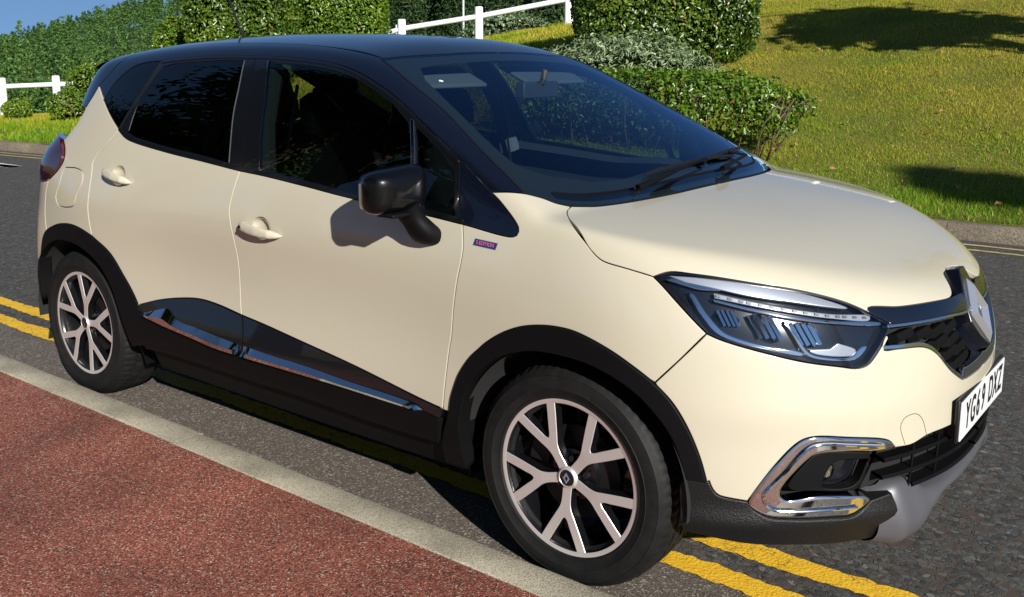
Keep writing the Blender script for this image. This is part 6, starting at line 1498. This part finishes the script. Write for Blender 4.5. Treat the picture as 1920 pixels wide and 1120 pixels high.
hedge('grey_bush', 'grey green willowy bush beyond the fence near the floodlight', *spot(-.005, 27.), VR, 2.6, 1.4, 1.3, 6000, .09, 'silver_leaf', rs, None, 2.2, tint_mu=.15, stem_n=0, cat='bush', top_wild=.1)
hedge('small_bush', 'small round bush on the verge nearest the left edge of the photo', *spot(-.505, 19.5), 0,   .55, .55, .42, 2200, .05, 'bright_leaf', rs, 'small bushes on the verge', 2.2, z_open=.15, tint_mu=.5, rough=.12, stem_n=8, stem_r=.008, cat='bush')
hedge('small_bush', 'flat topped small bush on the verge next to the tail lamp', *spot(-.450, 18.0), VR, .74, .65, .54, 3000, .05, 'bright_leaf', rs, 'small bushes on the verge', 3.2, z_open=.3, tint_mu=.52, rough=.08, stem_n=12, stem_r=.010, cat='bush')
hedge('clipped_hedge', 'sunlit hedge at the end of the white fence rail behind the spoiler', *spot(-.418, 23.0), VR, 1.5, 1.0, 1.2, 5000, .06, 'bright_leaf', rs, 'clipped hedges', 3.0, tint_mu=.58, stem_n=0)

# ---- white knee-rail fence along the crest of the bank
fence = empty('white_fence', (0, 0, 0)); tag(fence, 'white painted timber post and rail fence along the top of the bank', 'fence')
fp = [(-.570, 24.5), (-.518, 24), (-.463, 24), (-.405, 24), (-.345, 23.7), (-.285, 23.3), (-.222, 23), (-.165, 22.6), (-.1115, 22.2), (-.034, 22), (.0560, 21.8), (.148, 21.4), (.246, 21), (.35, 20.7), (.46, 20.5)]
posts = [np.array([*spot(k, d), 0.]) for k, d in fp]
for p in posts: p[2] = float(terrain(p[0], p[1]))
for i, p in enumerate(posts):
    m = MB(); lift = .20 if i < 5 else 0.; p[2] += lift
    m.tube([p + [0, 0, -.6], p + [0, 0, .74], p + [0, 0, .765]], [.095, .090, .078], 14); m.build('post', 'white_wood', fence, sharp=50)
for a, b in zip(posts[:-1], posts[1:]):
    m = MB(); m.tube([a + [0, 0, .555], b + [0, 0, .555]], .058, 10); m.build('rail', 'white_wood', fence, sharp=50)

# ---- poles beyond the fence
def pole(name, label, k, d, h, r, lamps_=False, cat='pole'):
    x, y = spot(k, d); z = float(terrain(x, y))
    o = empty(name, (x, y, z)); tag(o, label, cat)
    MB().tube([(0, 0, -.3), (0, 0, h)], [r, r * .8], 10).build('pole', 'pole_grey', o)
    if lamps_:
        ux, uy = RT
        MB().tube([(-ux * .18, -uy * .18, h), (ux * .18, uy * .18, h)], .02, 8).build('cross_arm', 'pole_grey', o)
        for s in (-1, 1):
            MB().box((ux * .19 * s, uy * .19 * s, h + .09 + .03 * s), (.20, .16, .16), Matrix.Rotation(VR + .4 * s, 3, 'Z') @ Matrix.Rotation(.5, 3, 'X')).build('lamp_head', 'pole_grey', o, smooth=False, bevel=.02)
    return o
pole('floodlight_pole', 'slim grey pole with two floodlight heads beyond the fence', -.0215, 29, 1.95, .030, True, 'floodlight')
pole('lamp_post', 'thin tall grey post standing just left of the floodlight', -.0495, 31, 5.2, .040, False, 'post')
pole('timber_stake', 'thin timber stake rising behind the left fence post', -.117, 30, 2.6, .035, False, 'post')

# ---- trees
def conifer(o, h, rad, n, rs, mat, trunk=True, bare=.12):
    """tiers of drooping needle sprays round a tapering trunk"""
    t = rs.random(n) ** .8
    z = h * (bare + (1 - bare) * t)
    R = rad * (1 - t) ** .85 * (1 + .18 * np.sin(z * 9. / max(h * .1, .5) + rs.uniform(0, 6)))
    tier = np.floor(rs.random(n) * 9) / 9 * 2 * math.pi + rs.normal(size=n) * .22 + z * 2.1
    r = R * np.sqrt(rs.uniform(.12, 1., n))
    P = np.stack([r * np.cos(tier), r * np.sin(tier), z - .22 * r + rs.normal(size=n) * .12], 1)
    D = np.stack([np.cos(tier) * .5, np.sin(tier) * .5, np.full(n, .8)], 1)
    V, Fq = leaf_cloud(P, D, .17, rs, .4, .5, .3)
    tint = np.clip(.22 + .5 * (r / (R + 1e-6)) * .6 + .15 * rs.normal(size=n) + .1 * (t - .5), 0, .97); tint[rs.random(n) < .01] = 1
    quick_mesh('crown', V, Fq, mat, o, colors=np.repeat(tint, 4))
    if trunk:
        MB().tube([(0, 0, -.5), (0, 0, h * .5), (.0, 0, h * .97)], [h * .018, h * .012, h * .003], 7).build('trunk', 'bark', o)
def broadleaf(o, h, rad, n, rs, mat, size=.14, zs=.36):
    tr = MB(); tr.tube([(0, 0, -.4), (.05, 0, h * .25), (0, .08, h * .5)], [h * .03, h * .024, h * .015], 8)
    cs = []
    for _ in range(26):
        u = rs.normal(size=3); u /= np.linalg.norm(u); u[2] = abs(u[2]) * 1.0 - .25
        c = np.array([0, 0, h * .58]) + u * [rad * .72, rad * .72, h * zs] * rs.uniform(.5, 1)
        cs.append(c); s0 = np.array([0, .04, h * rs.uniform(.22, .5)])
        tr.tube([s0, (s0 + c) / 2 + rs.normal(size=3) * .1, c], [h * .010, h * .007, h * .003], 5)
    tr.build('trunk', 'bark', o)
    cs = np.array(cs); idx = rs.integers(0, len(cs), n)
    P = cs[idx] + rs.normal(size=(n, 3)) * rad * .17
    D = P - np.array([0, 0, h * .5]); D /= np.linalg.norm(D, axis=1)[:, None]
    V, Fq = leaf_cloud(P, D * .6 + [0, 0, .4], size, rs, .55, .7)
    tint = np.clip(.42 + .18 * rs.normal(size=n) + .15 * rs.normal(size=len(cs))[idx], 0, .97)
    quick_mesh('crown', V, Fq, mat, o, colors=np.repeat(tint, 4))
def far_ground(k, d):
    """valley floor and wooded hillside beyond the fence, as height above datum"""
    d = np.asarray(d, float); k = np.asarray(k, float)
    low = np.interp(d, [25, 45, 90, 130, 220], [.2, -1.8, -5.5, -9.5, -9.])
    top = np.interp(k, [-.75, -.525, -.46, -.39, -.30, -.15, 0, .3, .8], [-12., -3.5, 3.5, 11., 18., 22., 24., 25., 25.])
    w = np.clip((d - 150) / 250, 0, 1); w = w * w * (3 - 2 * w)
    return low * (1 - w) + top * w
rs = np.random.default_rng(23)
LB = ['dark conifer at the far left behind the white fence', 'second dark conifer from the left edge behind the fence', 'bushy conifer behind the left fence post', 'pale green conifer beyond the tail of the car', 'conifer above the rear spoiler with bare lower trunk', 'slender conifer left of the hedges above the roof', 'dark conifer just right of the hedges above the roof', 'broad dark conifer behind the timber stake', 'dark conifer behind the left fence rail over the roof', 'tall dark conifer behind the thin grey post', 'dark conifer behind the floodlight pole', 'dark conifer left of the tall fence post', 'dark conifer behind the tall fence post', 'large dark conifer hidden partly by the clipped hedge', 'conifer behind the right end of the fence']
CK = [(-.545, 62, 3.0), (-.500, 70, 3.5), (-.462, 58, 2.6), (-.425, 64, 3.5), (-.395, 58, 4.), (-.362, 62, 5.), (-.128, 46, 6.), (-.104, 40, 5.3), (-.080, 44, 6.), (-.055, 42, 6.5), (-.028, 46, 7.), (.004, 42, 6.), (.040, 40, 6.), (.085, 41, 6.5), (.150, 44, 7.)]
for lb, (k, d, h) in zip(LB, CK):
    x, y = spot(k, d)
    o = empty('conifer_tree', (x, y, float(far_ground(k, d)) + (.8 if k > -.2 else -.6)), rs.uniform(0, 6)); tag(o, lb, 'tree', 'conifers beyond the fence')
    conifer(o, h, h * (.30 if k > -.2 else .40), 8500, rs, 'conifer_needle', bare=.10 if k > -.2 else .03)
# scrub under the conifers
sb = []; sF = []; sT = []; off = 0
for q in range(520):
    k = rs.uniform(-.62, .12); d = rs.uniform(28, 95)
    if q < 170: k = rs.uniform(-.64, -.36); d = rs.uniform(25.5, 42)
    x, y = spot(k, d); z = max(float(far_ground(k, d)) + (.6 if k > -.2 else -.3), float(terrain(x, y)) - .25)
    n = 300; R = rs.uniform(.7, 1.7) if q >= 170 else rs.uniform(.35, .8)
    P = np.clip(rs.normal(size=(n, 3)), -1.7, 1.7) * [R * .6, R * .6, R * .45] + [x, y, z + R * .55]
    V, Fq = leaf_cloud(P, np.tile([0, -.3, 1.], (n, 1)), .13, rs, .6, .7)
    sb.append(V); sF.append(Fq + off); off += len(V); sT.append(np.repeat(np.clip(rs.uniform(.2, .75) + .15 * rs.normal(size=n), 0, 1), 4))
o = quick_mesh('undergrowth', np.vstack(sb), np.vstack(sF), 'wood_foliage', colors=np.concatenate(sT)); tag(o, 'tangled green undergrowth filling the valley beyond the fence', 'undergrowth', kind='stuff')
# wooded hillside far away
kk = np.linspace(-.85, .9, 60); dd = np.concatenate([np.linspace(24, 110, 14), np.linspace(120, 420, 22), [520, 700]])
V = []
for k in kk:
    for d in dd:
        x, y = spot(k, d); z = float(far_ground(k, min(d, 400))) - (.6 if d < 30 else 0) - max(d - 420, 0) * .03
        V.append((x, y, z))
n = len(dd)
hill = mesh_from('hill', V, [(i * n + j, (i + 1) * n + j, (i + 1) * n + j + 1, i * n + j + 1) for i in range(len(kk) - 1) for j in range(n - 1)], 'wood_floor'); tag(hill, kind='structure')
wb = []; wF = []; wT = []; off = 0
for _ in range(2300):
    d = 95 + 340 * rs.random() ** .9; k = rs.uniform(-.64, -.05) if rs.random() < .9 else rs.uniform(-.05, .25)
    x, y = spot(k, d); z = float(far_ground(k, min(d, 400))); h = rs.uniform(7, 11.5); n = 240 if d < 170 else 120
    t = rs.random(n) ** .75; ang = rs.uniform(0, 6.283, n); con = rs.random() < .85
    R = (h * .27 * (1 - t) ** .8 * (1 + .25 * np.sin(t * 26))) if con else h * .26 * np.sqrt(np.clip(1 - (2 * t - 1) ** 2, 0.02, 1))
    r = R * np.sqrt(rs.uniform(.2, 1, n)); zz = h * (.18 + .82 * t)
    P = np.stack([x + r * np.cos(ang), y + r * np.sin(ang), z + zz - .2 * r], 1)
    V, Fq = leaf_cloud(P, np.stack([np.cos(ang) * .5, np.sin(ang) * .5, np.full(n, .8)], 1), max(.42, .0026 * d), rs, .5, .5, .3)
    wb.append(V); wF.append(Fq + off); off += len(V)
    base = rs.choice([.25, .4, .5, .62], p=[.25, .35, .28, .12]) if rs.random() > .012 else .96
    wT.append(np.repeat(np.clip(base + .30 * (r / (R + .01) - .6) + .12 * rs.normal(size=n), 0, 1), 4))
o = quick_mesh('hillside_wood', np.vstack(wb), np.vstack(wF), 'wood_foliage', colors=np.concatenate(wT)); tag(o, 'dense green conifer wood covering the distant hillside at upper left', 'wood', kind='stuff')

# ---- trees behind the photographer and up the road: they show in the car's glass and shade the bank
NT = [((-15.5, -9.5), 12.5, 3.6), ((-11.5, -7.6), 13.5, 3.5), ((-8.0, -7.0), 13.5, 3.4), ((-4.8, -7.2), 13., 3.3), ((-1.6, -8.6), 11.0, 3.2), ((1.6, -10.5), 8.5, 3.0), ((-20, -9), 11, 3.6)]
for i, ((x, y), h, r) in enumerate(NT):
    o = empty('roadside_tree', (x, y, .05), rs.uniform(0, 6)); tag(o, 'leafy roadside tree out of frame, number %s from the rear end of the car' % ('one', 'two', 'three', 'four', 'five', 'six', 'seven')[i], 'tree', 'roadside trees mirrored in the glass')
    broadleaf(o, h, r, 11000, rs, 'wood_foliage', .26)
SH = [((1.3, 10.0), 5.2, 1.3, 'bank tree out of frame shading the grass by the clipped hedge'), ((16.7, -2.6), 15.5, .45, 'roadside tree out of frame shading the grass by the far kerb')]
for (x, y), h, r, lb in SH:
    o = empty('bank_tree', (x, y, max(0., float(terrain(x, y))) if y > 6 else 0.), rs.uniform(0, 6)); tag(o, lb, 'tree')
    broadleaf(o, h, r, 4200, rs, 'wood_foliage', .30, .05 if h > 12 else .24)

# ---- grass on the bank
def grass(name, label, xr, sr, n, hfun, wid, seed):
    rs = np.random.default_rng(seed)
    x = rs.uniform(*xr, n); s = rs.uniform(sr[0], sr[1], n); y = far_kerb_y(x) + .15 + s; z = terrain(x, y)
    P = np.stack([x, y, z], 1)
    cl = clump(P, rs, 1.1); c2 = clump(P, rs, 4.)
    h = hfun(s) * rs.uniform(.5, 1.25, n) * (1 + .35 * c2)
    a = rs.uniform(0, 6.283, n); w = wid * rs.uniform(.6, 1.3, n)
    dx = np.stack([np.cos(a), np.sin(a), 0 * a], 1) * w[:, None] / 2
    ln = rs.normal(size=(n, 2)) * .45 * h[:, None]
    tip = P + np.stack([ln[:, 0], ln[:, 1], h], 1)
    V = np.stack([P - dx, P + dx, tip], 1).reshape(-1, 3)
    V[:, 2] -= np.tile([.004, .004, 0], n)
    dry = np.clip((s - .5) / 2.4, 0, 1) * .36 + .20 + .24 * cl + .15 * c2 + .11 * rs.normal(size=n)
    dry[rs.random(n) < .04] = .95
    o = quick_mesh(name, V, np.arange(3 * n).reshape(-1, 3), 'grass_blade', colors=np.repeat(np.clip(dry, 0, 1), 3))
    tag(o, label, 'grass', kind='stuff'); return o
grass('bank_grass', 'sunlit olive and green grass covering the bank', (-7.5, 4.5), (0.0, 12.5), 420000, lambda s: np.where(s < .8, .055, .034), .0075, 5)
grass('bank_grass', 'sunlit olive grass on the bank continuing past the right edge of the photo', (4.5, 14), (0.0, 12.5), 110000, lambda s: np.where(s < .8, .055, .036), .012, 9)
grass('verge_grass', 'bright green grass on the far verge at left', (-30, -7.5), (0, 12.5), 170000, lambda s: np.full(len(s), .075), .022, 6)
# fallen leaves
rs = np.random.default_rng(77); n = 260
x = rs.uniform(-7, 4, n); s = rs.uniform(.3, 11, n); y = far_kerb_y(x) + .15 + s; P = np.stack([x, y, terrain(x, y) + .045], 1)
V, Fq = leaf_cloud(P, np.tile([0, -.3, 1.], (n, 1)), .07, rs, .6, .4, .3)
pbr('dead_leaf', (.30, .15, .06), .8)
o = quick_mesh('fallen_leaves', V, Fq, 'dead_leaf'); tag(o, 'dry brown leaves scattered over the grass bank', 'leaves', kind='stuff')
